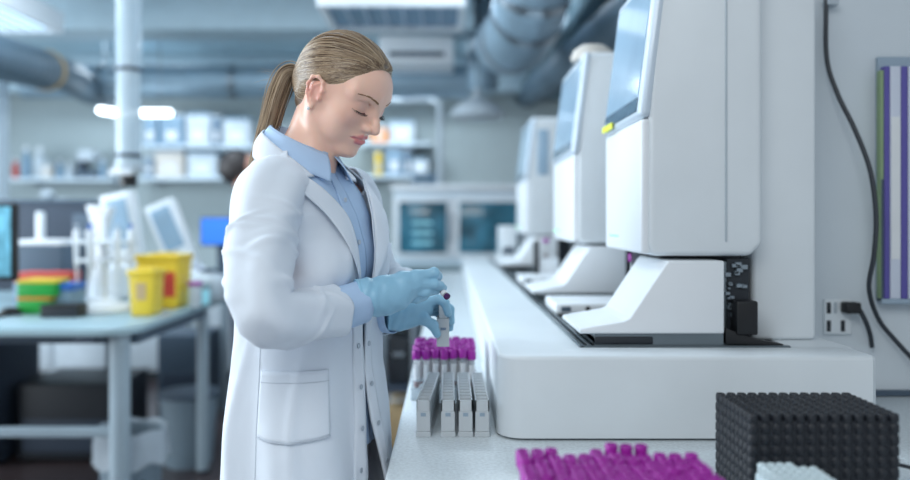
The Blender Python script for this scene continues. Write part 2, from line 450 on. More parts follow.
# dark equipment and cart between the coat and the counter
t = thing('equipment_trolley', 'dark trolley standing beyond the counter edge next to the coat', 'trolley', (-.42, 4.2, 0))
xa, xb = P(381, 0, 4.0).x, P(415, 0, 4.0).x
for zz in (.08, .42, .78): MB().box(xa, xb, 4.0, 4.5, zz, zz + .03, .005).build('shelf', 'slate_dark', t)
for x in (xa + .012, xb - .012):
    for y in (4.02, 4.48): MB().tube([(x, y, 0), (x, y, .82)], .012, 8).build('post', 'steel', t)
t = thing('equipment_case', 'black case on the middle shelf of the dark trolley', 'case', (-.27, 4.2, .45))
MB().box(xa + .03, xb - .03, 4.05, 4.42, .45, .70, .01).build('shell', 'dark', t)
MB().box((xa + xb) / 2 - .03, (xa + xb) / 2 + .03, 4.03, 4.05, .6, .62, .003).build('handle', 'steel', t)
t = thing('equipment_case', 'brown carton on the bottom shelf of the dark trolley', 'carton', (-.27, 4.2, .11))
MB().box(xa + .03, xb - .03, 4.05, 4.42, .11, .32, .006).build('shell', 'carton', t)
MB().box(xa + .03, xb - .03, 4.2, 4.26, .318, .323).build('tape', 'paper', t)

# ---- left bench / table
t = thing('laboratory_table', 'grey topped lab table with rounded corner and round legs at left', 'table', (-1.9, 3.7, 0))
def round_poly(x0, x1, y0, y1, r, n=8):
    pts = [(x0, y0)]
    for i in range(n + 1):
        a = -PI / 2 + PI / 2 * i / n; pts.append((x1 - r + r * math.cos(a), y0 + r + r * math.sin(a)))
    pts += [(x1, y1), (x0, y1)]
    return pts
MB().prism(round_poly(-3.4, -1.24, 2.96, 4.6, .14), .868, .90, .006, 2, axis='Z').build('tabletop', 'tabletop', t)
for x, y, r in ((-1.325, 3.06, .04), (-1.29, 3.98, .03), (-3.2, 3.06, .04), (-3.2, 4.4, .03)):
    MB().lathe([(r, 0.02), (r, .868)], (x, y, 0), 20).build('leg', 'leg_paint', t)
    MB().lathe([(r * 1.2, 0), (r * 1.2, .02)], (x, y, 0), 20).build('foot', 'dark', t)
MB().box(-3.2, -1.325, 3.05, 3.08, .45, .49, .004).build('cross_bar', 'leg_paint', t)
MB().box(-3.2, -1.30, 3.1, 3.14, .82, .868).build('apron_rail', 'slate', t)
MB().box(-1.46, -1.38, 2.965, 3.0, .845, .868, .004).build('clip', 'slate_dark', t)
MB().box(-1.31, -1.27, 3.1, 3.98, .82, .868).build('side_rail', 'slate', t)

# things below it
def pc_box(label, x0, x1, y0, y1, h, m, name='equipment_box'):
    t = thing(name, label, 'box', ((x0 + x1) / 2, (y0 + y1) / 2, 0))
    MB().box(x0, x1, y0, y1, 0.015, h, .012).build('casing', m, t)
    MB().box(x0 + .03, x1 - .03, y0 - .008, y0, .06, h * .55, .003).build('front_panel', 'slate_dark' if m != 'slate_dark' else 'dark', t)
    for x in (x0 + .05, x1 - .05): MB().box(x - .02, x + .02, y0 + .03, y1 - .03, 0, .015).build('foot', 'black', t)
pc_box('wide dark box on the floor under the lab table', -2.36, -1.82, 4.15, 4.6, .43, 'dark')
pc_box('tall slate grey box on the floor behind the round bins', -1.92, -1.60, 5.0, 5.4, .57, 'slate')
pc_box('large dark cabinet on the floor at the far left under the table', -3.1, -2.42, 4.05, 4.5, .72, 'slate_dark')
t = thing('carton', 'flat brown carton on the floor under the table', 'carton', (-2.6, 5.4, 0))
MB().box(-2.85, -2.45, 5.3, 5.6, 0, .22, .006).build('shell', 'carton', t)
MB().box(-2.86, -2.44, 5.29, 5.61, .19, .225, .004).build('lid', 'carton', t)
t = thing('carton', 'low reddish carton on the floor left of the brown carton', 'carton', (-2.95, 5.0, 0))
MB().box(-2.62, -2.36, 4.75, 5.0, 0, .16, .006).build('shell', 'beige', t)
MB().box(-2.63, -2.35, 4.74, 5.01, .13, .165, .004).build('lid', 'carton', t)
def waste_bin(label, c, r, h, bag):
    t = thing('waste_bin', label, 'bin', (c[0], c[1], 0))
    MB().lathe([(r * .8, 0), (r, h), (r * .94, h), (r * .75, .02)], (c[0], c[1], 0), 28).build('bucket', 'bin', t)
    if bag:
        v = []; f = []; n = 48
        for j, (dr, dz) in enumerate(((.96, -.05), (1.0, .012), (1.06, .015), (1.1, -.05), (1.13, -.13))):
            for i in range(n):
                a = 2 * PI * i / n; w = 1 + .03 * math.sin(a * 9 + j) * (j / 4) + .02 * math.sin(a * 17 + 2 * j)
                v.append((c[0] + r * dr * w * math.cos(a), c[1] + r * dr * w * math.sin(a), h + dz + .012 * math.sin(a * 7) * (j / 4)))
        for j in range(4):
            for i in range(n): f.append((j * n + i, j * n + (i + 1) % n, (j + 1) * n + (i + 1) % n, (j + 1) * n + i))
        MB().add(v, f).build('bag', 'bag', t)
    else:
        MB().lathe([(r * .96, h - .01), (r * 1.05, h - .01), (r * 1.05, h + .012), (r * .96, h + .012)], (c[0], c[1], 0), 28).build('rim', 'slate', t)
waste_bin('grey waste bin lined with a pale plastic bag below the table edge', (-1.40, 3.35), .14, .40, True)
waste_bin('round grey waste bin without a bag between the table legs', (-1.42, 4.15), .155, .38, False)

# back-left low cabinets
bench('white fronted bench behind the lab table at left', -4.2, -2.3, 6.2, 6.9, m='box_white', n=4)
bench('grey bench at the back under the shelves', -2.1, -1.35, 6.2, 6.9, m='plastic_grey', n=2)

# ---- items on the table.  table top z = .90
ZT = .90
t = thing('computer_monitor', 'dark framed monitor with a cyan screen at the left picture edge', 'monitor', (-1.98, 3.25, ZT))
xb = P(15, 0, 3.2).x; zb, zt2 = P(0, 281, 3.2).z, P(0, 203, 3.2).z
MB().box(xb - .5, xb, 3.2, 3.235, zb, zt2, .006).build('casing', 'black', t)
MB().box(xb - .485, xb - .018, 3.196, 3.2, zb + .02, zt2 - .015).build('screen', 'screen_cyan', t)
MB().box(xb - .28, xb - .2, 3.235, 3.26, ZT + .01, zb + .15, .005).build('stand', 'black', t)
MB().box(xb - .36, xb - .12, 3.16, 3.36, ZT, ZT + .012, .004).build('foot', 'black', t)
t = thing('computer_mouse', 'black computer mouse at the left edge of the table', 'mouse', (-1.95, 3.3, ZT))
c = P(8, 312, 3.38)
MB().lathe([(.0, .036), (.02, .034), (.035, .02), (.04, .006), (.038, 0)][::-1], (0, 0, 0), 20, M4=Matrix.Translation((c.x, 3.4, ZT)) @ Matrix.Scale(1.3, 4, (1, 0, 0))).build('shell', 'black', t)
MB().box(c.x - .004, c.x + .004, 3.375, 3.39, ZT + .03, ZT + .037, .002).build('scroll_wheel', 'slate', t)

def stackbox(name, label, cat, px0, px1, pys, ms, Y, d=.15, z0=ZT):
    a = P(px0, 0, Y).x; b = P(px1, 0, Y).x
    t = thing(name, label, cat, ((a + b) / 2, Y + d / 2, z0))
    for i in range(len(ms)):
        zt_ = P(0, pys[i], Y).z; zb_ = z0 if i == len(ms) - 1 else P(0, pys[i + 1], Y).z
        MB().box(a - (.004 if i % 2 == 0 else 0), b + (.004 if i % 2 == 0 else 0), Y, Y + d, zb_, zt_, .004).build('lid' if i == 0 else 'body', ms[i], t)
    return t
stackbox('tip_box', 'lower green pipette tip box with an orange lid on the table', 'tip box', 17, 49, (297, 300.5), ('orange', 'green'), 3.44)
zz = P(0, 296, 3.44).z
stackbox('tip_box', 'upper green pipette tip box with a yellow lid, stacked', 'tip box', 17, 53, (280, 283.5), ('yellow', 'green'), 3.44, z0=P(0, 297, 3.44).z)
stackbox('sample_tray', 'red sample tray behind the green tip boxes', 'tray', 14, 66, (273, 277, 283), ('red', 'red', 'box_blue'), 3.7)
stackbox('sample_tray', 'clear sample box with a blue lid beside the green boxes', 'box', 52, 70, (284, 291), ('blue', 'box_blue'), 3.5)
stackbox('heat_block', 'flat dark block on the table before the white carousel', 'heat block', 40, 77, (305, 308), ('black', 'dark'), 3.3, d=.1)
stackbox('bench_instrument', 'slate grey instrument with a white top at the back of the table', 'instrument', 14, 61, (240, 245), ('plastic_white', 'slate'), 4.0, d=.22)

# dark back panels
t = thing('partition_screen', 'dark slate desk partition behind the left instruments', 'partition', (-2.5, 4.7, 0))
xa, xb = P(-30, 0, 4.7).x, P(112, 0, 4.7).x; zt_ = P(0, 203, 4.7).z
MB().box(xa, xb, 4.68, 4.72, .84, zt_, .01).build('panel', 'slate_dark', t)
for x in (xa + .02, xb - .02): MB().box(x - .015, x + .015, 4.685, 4.715, .09, .85).build('post', 'leg_paint', t)
MB().box(xa, xb, 4.675, 4.725, zt_, zt_ + .02, .004).build('top_rail', 'slate', t)
for x in (xa + .02, xb - .02): MB().box(x - .03, x + .03, 4.62, 4.85, 0, .09, .01).build('foot', 'dark', t)
t = thing('computer_monitor', 'dark switched off monitor seen from behind on the table', 'monitor', P(86, 270, 4.3))
xa, xb = P(72, 0, 4.3).x, P(100, 0, 4.3).x
MB().box(xa, xb, 4.3, 4.34, P(0, 262, 4.3).z, P(0, 214, 4.3).z, .01).build('casing', 'slate', t)
MB().box((xa + xb) / 2 - .03, (xa + xb) / 2 + .03, 4.34, 4.36, ZT, P(0, 240, 4.3).z, .005).build('stand', 'slate_dark', t)
MB().box((xa + xb) / 2 - .1, (xa + xb) / 2 + .1, 4.27, 4.42, ZT, ZT + .012, .004).build('foot', 'slate_dark', t)
t = thing('white_canister', 'slim white canister standing before the dark partition', 'canister', P(41, 240, 4.4))
c = P(40.5, 0, 4.4)
MB().lathe([(.024, 0), (.024, P(0, 215, 4.4).z - ZT), (.02, P(0, 212, 4.4).z - ZT)], (c.x, 4.4, ZT), 16).build('body', 'plastic_white', t)
MB().lathe([(.012, 0), (.012, .02)], (c.x, 4.4, P(0, 212, 4.4).z), 12).build('cap', 'slate', t)

# pipette carousel
Y = 3.55; c = P(104, 0, Y)
t = thing('pipette_carousel', 'white pipette stand with round base and hanging pipettes', 'pipette stand', (c.x, Y, ZT))
MB().lathe([(.125, 0), (.13, .01), (.12, .03), (.06, .045), (.02, .05)], (c.x, Y, ZT), 36).build('base', 'plastic_white', t)
MB().tube([(c.x, Y, ZT + .04), (c.x, Y, P(0, 216, Y).z)], .014, 14).build('column', 'plastic_white', t)
for py in (242, 260):
    z_ = P(0, py, Y).z
    MB().lathe([(.03, -.008), (.115, -.006), (.12, 0), (.115, .006), (.03, .008)], (c.x, Y, z_), 32).build('holder_ring', 'plastic_white', t)
zt_ = P(0, 236, Y).z
for i in range(6):
    a = 2 * PI * i / 6 + .4; x_, y_ = c.x + .115 * math.cos(a), Y + .115 * math.sin(a)
    if i in (1,): continue
    q = thing('pipette', 'white handheld pipette hanging on the round stand', 'pipette', (x_, y_, zt_), 'pipettes on the round stand')
    MB().lathe([(.003, -.22), (.006, -.14), (.011, -.13), (.014, -.02), (.017, .02), (.012, .03)], (x_, y_, zt_), 12).build('body', 'plastic_white', q)
    MB().lathe([(.005, .03), (.005, .045), (.01, .047), (.01, .055)], (x_, y_, zt_), 12).build('plunger', 'plastic_grey' if i % 2 else 'blue', q)

# yellow waste containers
def sharps(label, px0, px1, ptop, Y, m, d, red):
    a, b = P(px0, 0, Y).x, P(px1, 0, Y).x; zt = P(0, ptop, Y).z
    t = thing('sharps_container', label, 'waste container', ((a + b) / 2, Y + d / 2, ZT))
    prof = [(a + .012, ZT), (b - .012, ZT), (b, zt - .025), (a, zt - .025)]
    MB().prism(prof, Y, Y + d, .01).build('body', m, t)
    MB().box(a - .006, b + .006, Y - .006, Y + d + .006, zt - .028, zt, .006).build('lid', m, t)
    MB().box((a + b) / 2 - .035, (a + b) / 2 + .035, Y + .02, Y + d - .02, zt, zt + .008, .003).build('lid_flap', 'yellow', t)
    if red: MB().box(P(160, 0, Y).x, P(175, 0, Y).x, Y - .004, Y + .002, P(0, 297, Y).z, P(0, 272, Y).z).build('label_sticker', 'red', t)
    else: MB().box(a + .035, b - .035, Y - .003, Y + .002, P(0, 300, Y).z, P(0, 283, Y).z).build('label_sticker', 'carton', t)
sharps('large yellow waste container with a red label, behind', 136, 178, 255, 3.62, 'yellow', .2, True)
sharps('smaller translucent yellow waste container standing in front', 128, 154, 270, 3.34, 'yellow_clear', .13, False)

# tilted analysers on the table behind
def tilted(label, px, Y, s, lean, group=None):
    o = P(px, 0, Y); z0 = ZT
    t = thing('tilted_reader', label, 'reader', (o.x, Y, z0))
    R = Matrix.Translation((o.x, Y, z0)) @ Matrix.Scale(s, 4)
    MB().prism([(-.16, 0), (.16, 0), (.15, .06), (.02, .16), (-.15, .14)], -.12, .14, .012, M4=R).build('base', 'plastic_white', t)
    R2 = R @ Matrix.Translation((0, 0, .12)) @ Matrix.Rotation(lean, 4, 'Y')
    MB().prism([(-.075, 0), (.075, 0), (.095, .38), (-.055, .38)], -.05, .04, .012, M4=R2).build('screen_arm', 'plastic_white', t)
    MB().box(-.035, .07, -.058, -.05, .12, .35, .003, M4=R2).build('screen', 'screen', t)
    return t
tilted('white reader with a tilted screen on the table, nearest the pillar', 130, 4.22, 1.15, -.20)
tilted('white reader with a tilted screen left of the woman', 186, 4.44, 1.1, -.42)
t = thing('white_funnel', 'white funnel shaped shade standing beside the readers', 'funnel', (P(100, 0, 4.0).x, 4.0, ZT))
c = P(100, 0, 4.0)
MB().prism([(c.x - .065, P(0, 205, 4).z), (c.x + .065, P(0, 207, 4).z), (c.x + .03, P(0, 235, 4).z), (c.x + .02, ZT), (c.x - .02, ZT), (c.x - .02, P(0, 235, 4).z)], 3.97, 4.05, .01).build('hood', 'plastic_white', t)
MB().box(c.x - .08, c.x + .08, 3.93, 4.09, ZT, ZT + .015, .004).build('foot', 'plastic_white', t)
t = thing('centrifuge', 'low white rounded centrifuge at the right end of the table', 'centrifuge', (P(209, 0, 4.02).x, 4.02, ZT))
c = P(209, 0, 4.02)
MB().lathe([(.08, 0), (.1, .03), (.1, .1), (.08, .13), (.04, .15), (0, .152)], (c.x, 4.02, ZT), 30).build('body', 'plastic_grey', t)
MB().lathe([(.05, .155), (.05, .165), (0, .17)], (c.x, 4.02, ZT), 20).build('lid_knob', 'slate', t)
stackbox('tube_box', 'small purple and white box on the table beside the yellow container', 'box', 188, 198, (282, 286), ('purple_cap', 'box_white'), 3.68, d=.06)
stackbox('tube_box', 'pale teal box right of the yellow container', 'box', 187, 205, (284, 290), ('tabletop', 'teal_light'), 3.8, d=.08)
t = thing('computer_monitor', 'monitor with a bright blue screen just left of the lab coat', 'monitor', P(208, 240, 5.4))
xa, xb = P(200, 0, 5.4).x, P(240, 0, 5.4).x; za, zb = P(0, 246, 5.4).z, P(0, 217, 5.4).z
MB().box(xa, xb, 5.4, 5.43, za, zb, .006).build('casing', 'slate', t)
MB().box(xa + .01, xb - .01, 5.395, 5.4, za + .012, zb - .01).build('screen', 'screen_blue', t)
MB().box((xa + xb) / 2 - .03, (xa + xb) / 2 + .03, 5.43, 5.45, .9, zb - .1).build('stand', 'slate', t)
MB().box((xa + xb) / 2 - .1, (xa + xb) / 2 + .1, 5.36, 5.5, .9, .912, .003).build('foot', 'slate', t)
t = thing('laboratory_bench', 'small bench carrying the blue monitor behind the woman', 'bench', (-1.6, 5.5, 0))
MB().box(-1.85, -1.1, 5.2, 5.75, .865, .9, .006).build('worktop', 'tabletop', t)
for x in (-1.55, -1.15):
    for y in (5.25, 5.7): MB().box(x - .02, x + .02, y - .02, y + .02, 0, .865).build('leg', 'leg_paint', t)
t = thing('microscope', 'dim grey microscope on the back bench before the long shelf', 'microscope', P(52, 195, 6.5))
c = P(52, 0, 6.5); zc = .9
MB().box(c.x - .12, c.x + .12, 6.4, 6.7, zc, zc + .05, .01).build('base', 'slate', t)
MB().box(c.x - .05, c.x + .06, 6.6, 6.7, zc + .05, zc + .62, .02).build('column', 'plastic_grey', t)
MB().tube([(c.x, 6.6, zc + .5), (c.x, 6.4, zc + .66)], .05, 14).build('eyepiece', 'plastic_grey', t)
# ================================================================== the counter and the analyser line
t = thing('laboratory_counter', 'long pale counter carrying the analyser line at right', 'counter', (.4, 3.4, 0))
MB().box(-.105, .80, .35, 6.3, .86, .90, .006).build('worktop', 'worktop', t)
MB().box(.80, 1.8, .35, 1.83, .86, .90, .006).build('side_worktop', 'worktop', t)
MB().box(-.075, .79, .38, 6.28, .08, .86, .004).build('carcass', 'wall_white', t)
MB().box(-.03, .79, .42, 6.2, 0, .08).build('plinth', 'dark', t)
for i in range(7):
    y = .42 + i * .83
    d = MB().box(-.093, -.075, y, y + .80, .12, .83, .004).build('door', 'plastic_white', t)
    h = MB().tube(arc([(-.093, y + .3, .72), (-.12, y + .31, .72), (-.125, y + .4, .72), (-.12, y + .49, .72), (-.093, y + .5, .72)], 5), .006, 8).build('handle', 'steel', d)

# long common base (conveyor)
BX0, BX1, BY0, BY1, BZ = .094, .821, 1.45, 5.6, 1.062
t = thing('analyser_base', 'long white conveyor base under the row of analysers', 'instrument base', (.45, 3.2, .90))
mb = MB()
# near block, front gutter, back block, far block around the tray recess
prof = [(BX0, .905), (BX1, .905), (BX1, BZ), (BX0, BZ)]
TX0, TX1, TY0 = .272, .70, 1.557
mb.box(BX0 + .03, BX1 - .004, BY0 + .03, BY1 - .004, .906, BZ - .034)
mb.build('lower_body', 'plastic_warm', t)
mb = MB()
rc = .05
near = [(BX0 + rc - rc * math.cos(a), BY0 + rc - rc * math.sin(a)) for a in [PI / 2 * i / 8 for i in range(9)]]
outl = near + [(BX1 - .012, BY0), (BX1, BY0 + .012), (BX1, BY1), (BX0, BY1)]
# frame top as ring: outer outline with rectangular hole -> four prisms
mb.prism([(BX0, BY1)] + near + [(BX1 - .012, BY0), (BX1, BY0 + .012), (BX1, TY0), (TX0, TY0), (TX0, BY1)], .905, BZ, .009, 4, axis='Z', topz=BZ - .02)
mb.box(TX1, BX1 - .0005, TY0 - .01, BY1, BZ - .03, BZ)
mb.box(TX0 - .01, TX1 + .01, 5.3, BY1, BZ - .03, BZ)
mb.build('top_cover', 'plastic_warm', t)
MB().box(TX0, TX1, TY0, 5.3, BZ - .032, BZ - .022).build('tray_floor', 'dark', t)
for x in (.285, .33, .345, .40):
    MB().box(x, x + .008, TY0 + .005, 5.29, BZ - .022, BZ + .004, .001, 1).build('rail', 'rail', t)
for i in range(60):
    pass
mb = MB()
for i in range(90):
    y = TY0 + .01 + i * .041
    if y > 5.27: break
    mb.box(.293, .33, y, y + .012, BZ - .02, BZ - .006)
tag(mb.build('belt', 'rail', t), kind='stuff')
mb = MB()
mb.box(TX0, TX1, TY0, TY0 + .012, BZ - .022, BZ + .002); mb.box(TX0 - .004, TX0 + .004, TY0, 5.3, BZ - .01, BZ + .004)
mb.box(.30, .68, TY0 + .02, TY0 + .028, BZ - .02, BZ + .006)
mb.build('tray_rim', 'rail', t)
MB().box(BX0 - .003, BX0 + .01, 2.1, 5.4, .93, .935).build('seam', 'plastic_grey', t)
for x in (.2, .7):
    for y in (1.6, 5.4): MB().lathe([(.02, 0), (.02, .006)], (x, y, .90), 12).build('foot', 'black', t)

# one analyser, authored in place, then copied along Y
def analyser(label, Y0, dY, dC, first=True, z_top=1.862, tower=True):
    t = thing('blood_analyser', label, 'analyser', (.55, Y0, BZ))
    x0 = .4125; zb = 1.247
    prof = [(x0, zb + .02), (x0 + .012, zb), (.63, zb), (.654, zb + .025), (.654, z_top - .01), (.64, z_top), (.455, z_top), (x0 + .022, z_top - .02), (x0 + .004, 1.545)]
    MB().prism(prof, Y0, Y0 + dY, .012, 4).build('hood', 'plastic_warm', t)
    MB().box(.575, .579, Y0 - .003, Y0 + .01, zb + .03, z_top - .03, .001, 1).build('hood_seam', 'plastic_grey', t)
    # lower front panel
    fp = MB().box(x0 - .012, x0 + .01, Y0 + .004, Y0 + dY - .004, zb + .004, 1.535, .009, 4).build('front_panel', 'plastic_white', t)
    MB().box(x0 - .0135, x0 - .011, Y0 + dY - .15, Y0 + dY - .06, 1.283, 1.287).build('status_light', 'print_green', fp)
    # screen with bezel, leaning back
    th = math.atan2(.041, .32)
    R = Matrix.Translation((.394, Y0 - .004, 1.537)) @ Matrix.Rotation(th, 4, 'Y')
    bz = MB().box(0, .026, 0, dY + .008, 0, .335, .014, 4, M4=R).build('screen_bezel', 'bezel', t)
    MB().box(-.002, .004, .025, dY - .018, .045, .31, .001, 1, M4=R).build('screen', 'screen', bz)
    MB().box(-.003, .003, .025, dY - .018, .014, .043, .001, 1, M4=R).build('button_strip', 'screen_dim', bz)
    # sampler cover
    prof = [(.268, 1.088), (.268, 1.098), (.36, 1.114), (.372, 1.120), (.446, 1.232), (.452, 1.238), (.566, 1.238), (.566, 1.088)]
    MB().prism(prof, Y0 - .022, Y0 - .022 + dC, .004, 3).build('sampler_cover', 'plastic_white', t)
    MB().box(.30, .565, Y0 - .018, Y0 + dC - .03, BZ, 1.088).build('sampler_rail', 'rail', t)
    MB().box(.30, .42, Y0 - .021, Y0 + dC - .03, 1.066, 1.082, .003).build('rack_slide', 'dark', t)
    # neck between cover and hood
    MB().box(.46, .64, Y0 + .08, Y0 + dY - .03, BZ, zb + .01, .004).build('neck', 'dark', t)
    # low tray behind with port and button
    yt = Y0 + dY + .12
    lt = MB().box(.290, .60, yt, yt + .22, BZ + .004, 1.096, .006).build('rack_tray', 'plastic_white', t)
    MB().box(.305, .332, yt - .003, yt + .002, 1.073, 1.087, .001, 1).build('port', 'slate', lt)
    MB().lathe([(.007, 0), (.007, .004)], (0, 0, 0), 14, M4=Matrix.Translation((.378, yt + .001, 1.081)) @ Matrix.Rotation(PI / 2, 4, 'X')).build('button', 'black', lt)
    # tower behind the hood
    if tower:
        MB().box(.655, .795, Y0 + .06, Y0 + dY + .1, BZ, z_top + .02, .01, 3).build('tower', 'plastic_warm', t)
    return t
A1 = analyser('nearest large white analyser with a yellow tag on its screen frame', 1.583, .367, .24)
A2 = analyser('middle white analyser in the row, with a pale dome on top', 2.452, .464, .28)
A3 = analyser('farthest white analyser at the end of the row', 3.98, .53, .35)
MB().box(.462, .522, A3.location.y - .003, A3.location.y + .004, 1.56, 1.80, .002).build('side_window', 'screen', A3)
# innards visible right of the near cover
mb = MB()
MB().box(.57, .585, 1.60, 1.68, BZ, 1.235, .002).build('side_frame', 'rail', A1)
mb.box(.585, .632, 1.60, 1.63, BZ, 1.24)
mb.build('mechanism_plate', 'dark', A1)
mb = MB()
for i in range(26):
    x = .578 + rng.random() * .04; z = 1.10 + rng.random() * .125; s = .004 + rng.random() * .007
    mb.box(x, x + s * 1.4, 1.592, 1.604, z, z + s, .001, 1)
mb.build('mechanism_fitting', ['steel', 'black'], A1)
mb = MB()
mb.box(.592, .636, 1.562, 1.60, 1.085, 1.155, .004); mb.build('motor_block', 'black', A1)
mb = MB(); mb.prism([(.57, 1.066), (.57, 1.10), (.60, 1.088), (.64, 1.075), (.69, 1.066), (.69, 1.062)], 1.566, 1.59, .002, 2)
mb.build('guide_ramp', 'black', A1)
MB().box(P(603, 0, 1.93).x - .002, P(603, 0, 1.93).x + .035, 1.90, 1.903, 1.541, 1.556, .001, 1).build('tag', 'tag_yellow', A1)
MB().box(.389, .392, 1.82, 1.93, 1.541, 1.556).build('tag', 'tag_yellow', A1)
t = thing('white_dome', 'pale rounded dome lying on top of the middle analyser', 'dome', (.50, 2.6, 1.862))
c = Vector((.487, 2.58, 1.862))
MB().lathe([(.062, 0), (.064, .012), (.056, .035), (.035, .052), (0, .058)], (0, 0, 0), 28, M4=Matrix.Translation(c) @ Matrix.Scale(1.15, 4, (1, 0, 0))).build('cap', 'beige', t)
MB().box(c.x - .02, c.x + .09, c.y - .078, c.y - .06, 1.862, 1.877, .004).build('handle', 'plastic_white', t)
t = thing('transfer_module', 'white end module beyond the farthest analyser', 'module', (.33, 4.9, BZ))
MB().box(P(502, 0, 4.75).x, P(519, 0, 4.75).x, 4.88, 5.2, BZ, P(0, 226, 4.75).z, .01).build('casing', 'plastic_warm', t)
MB().box(P(504, 0, 4.75).x, P(516, 0, 4.75).x, 4.875, 4.88, BZ + .05, BZ + .09).build('slot', 'slate', t)

# ---- vials in the machines
def tube_parts(t, x, y, z, h=.075, r=.0065, caph=.017, capr=.0088, blood=.045, full=True):
    MB().lathe([(.0, 0), (r * .6, .001), (r, .006), (r, h - .004)], (x, y, z), 16).build('tube', 'tube_glass', t)
    MB().lathe([(capr * .96, 0), (capr, .001), (capr, caph - .002), (capr * .9, caph), (capr * .66, caph), (capr * .62, caph - .005)], (x, y, z + h - .008), 20, cap=False).lathe([(capr * .62, caph - .005), (0, caph - .005)], (x, y, z + h - .008), 20, mi=1, cap=False).build('cap', ['purple_cap', 'purple_dark'], t)
    if full:
        MB().lathe([(.0, 0), (r * .8, .004), (r * .84, .012), (r * .84, blood)], (x, y, z + .0015), 12).build('blood', 'blood', t)
        a0 = -PI * .5
        v = []; f = []
        for i in range(11):
            a = a0 - 1.9 + i * .31 + .9
            for zz in (.018, .058): v.append((x + (r + .0004) * math.cos(a), y + (r + .0004) * math.sin(a), z + zz))
        for i in range(10): f.append((2 * i, 2 * i + 2, 2 * i + 3, 2 * i + 1))
        MB().add(v, f).build('label_sticker', 'paper', t)
    return t
t = thing('sample_tube', 'purple capped tube with a red label just under the near hood', 'sample tube', (.47, 1.95, 1.19))
c = P(633, 262, 1.93)
tube_parts(t, c.x, c.y, c.z - .065, r=.008, caph=.02, capr=.0125)
t2 = thing('tube_holder', 'dark holder behind the near sampler cover', 'holder', (c.x, c.y, BZ))
MB().box(c.x - .02, c.x + .03, 1.915, 1.945, BZ, c.z - .065, .003).build('block', 'dark', t2)
MB().box(c.x - .022, c.x + .032, 1.91, 1.95, c.z - .07, c.z - .065).build('cap_plate', 'red', t2)
c = P(546, 243, 3.3)
t = thing('sample_tube', 'purple capped tube standing between the middle and far analysers', 'sample tube', (c.x, c.y, BZ))
tube_parts(t, c.x, c.y, c.z - .065, r=.010, capr=.014)
t2 = thing('tube_holder', 'white holder under the tube between the middle and far analysers', 'holder', (c.x, c.y, BZ))
MB().box(c.x - .045, c.x + .05, 3.26, 3.34, BZ, c.z - .065, .004).build('block', 'plastic_white', t2)
MB().box(c.x - .05, c.x - .035, 3.25, 3.35, BZ, c.z + .01, .003).build('guide_plate', 'black', t2)

# ---- racks on the worktop
ZW = .90
def narrow_rack(label, x, y0, tilt=0.0):
    t = thing('sample_rack', label, 'sample rack', (x, y0, ZW), 'narrow grey sample racks on the counter')
    w, L, h = .0268, .275, .071
    mb = MB()
    mb.box(x - w / 2, x + w / 2, y0, y0 + L, ZW + .010, ZW + .050, .001, 1)
    mb.box(x - w / 2, x - w / 2 + .0022, y0, y0 + L, ZW + .05, ZW + h)
    mb.box(x + w / 2 - .0022, x + w / 2, y0, y0 + L, ZW + .05, ZW + h)
    for i in range(11):
        y = y0 + i * (L - .004) / 10
        mb.box(x - w / 2, x + w / 2, y, y + .004, ZW + .05, ZW + h)
    mb.build('body', 'rack_grey', t)
    MB().box(x - w / 2 - .0012, x + w / 2 + .0012, y0 - .002, y0 + L + .002, ZW, ZW + .010, .001, 1).build('foot_rail', 'rack_grey', t)
    MB().box(x - .005, x + .005, y0 - .0006, y0 + .001, ZW + .040, ZW + .047).build('number_sticker', 'holder', t)
    R = Matrix.Rotation(tilt, 4, 'Z')
    for c in kids(t): c.data.transform(R)
    return t
for (px, nm) in ((423.5, 'leftmost'), (448, 'second from left'), (465.5, 'third from left'), (482, 'rightmost')):
    narrow_rack('narrow grey rack, %s of the four before the purple capped tubes' % nm, (px - VX) / 510, 1.478, -.055 if px < 430 else 0.0)
# purple tube rack : front row y centre, 7 columns
t = thing('tube_rack', 'clear plastic rack holding the purple capped tubes before the hands', 'tube rack', (-.01, 1.78, ZW))
RX0, PIT, NC, NR = -.0765, .0218, 7, 8
RY0 = 1.79
mb = MB()
xl, xr = RX0 - .012, RX0 + PIT * (NC - 1) + .012
mb.box(xl, xr, RY0 - .012, RY0 + PIT * 1.15 * (NR - 1) + .012, ZW, ZW + .0275)
mb.build('base_plate', 'acrylic', t)
mb = MB()
zpl = ZW + .045
for i in range(NC + 1):
    x = RX0 - PIT / 2 + i * PIT; mb.box(x - .0012, x + .0012, RY0 - PIT / 2, RY0 + PIT * 1.15 * (NR - .5), zpl, zpl + .003)
for j in range(NR + 1):
    y = RY0 - PIT / 2 + j * PIT * 1.15; mb.box(RX0 - PIT / 2, RX0 + PIT * (NC - .5), y - .0012, y + .0012, zpl, zpl + .003)
mb.build('grid_plate', 'acrylic', t)
for x in (xl, xr - .003):
    for y in (RY0 - .012, RY0 + PIT * 1.15 * (NR - 1) + .009): MB().box(x, x + .003, y, y + .003, ZW, zpl + .003).build('post', 'acrylic', t)
p0 = thing('sample_tube', 'purple capped blood tube standing in the rack before the hands', 'sample tube', (0, 0, 0), 'purple capped tubes in the counter rack')
tube_parts(p0, 0, 0, 0, h=.078, r=.0072, caph=.021, capr=.0103)
pk = kids(p0)
first = True
for j in range(NR):
    for i in range(NC):
        x = RX0 + i * PIT + (rng.random() - .5) * .002 + (.008 if j % 2 else 0) * (i < NC - 1); y = RY0 + j * PIT * 1.15 + (rng.random() - .5) * .003
        z = ZW + .024 + rng.random() * .006
        if first: p0.location = (x, y, z); first = False
        else: copy_tree(p0, (x, y, z), _kids=pk)

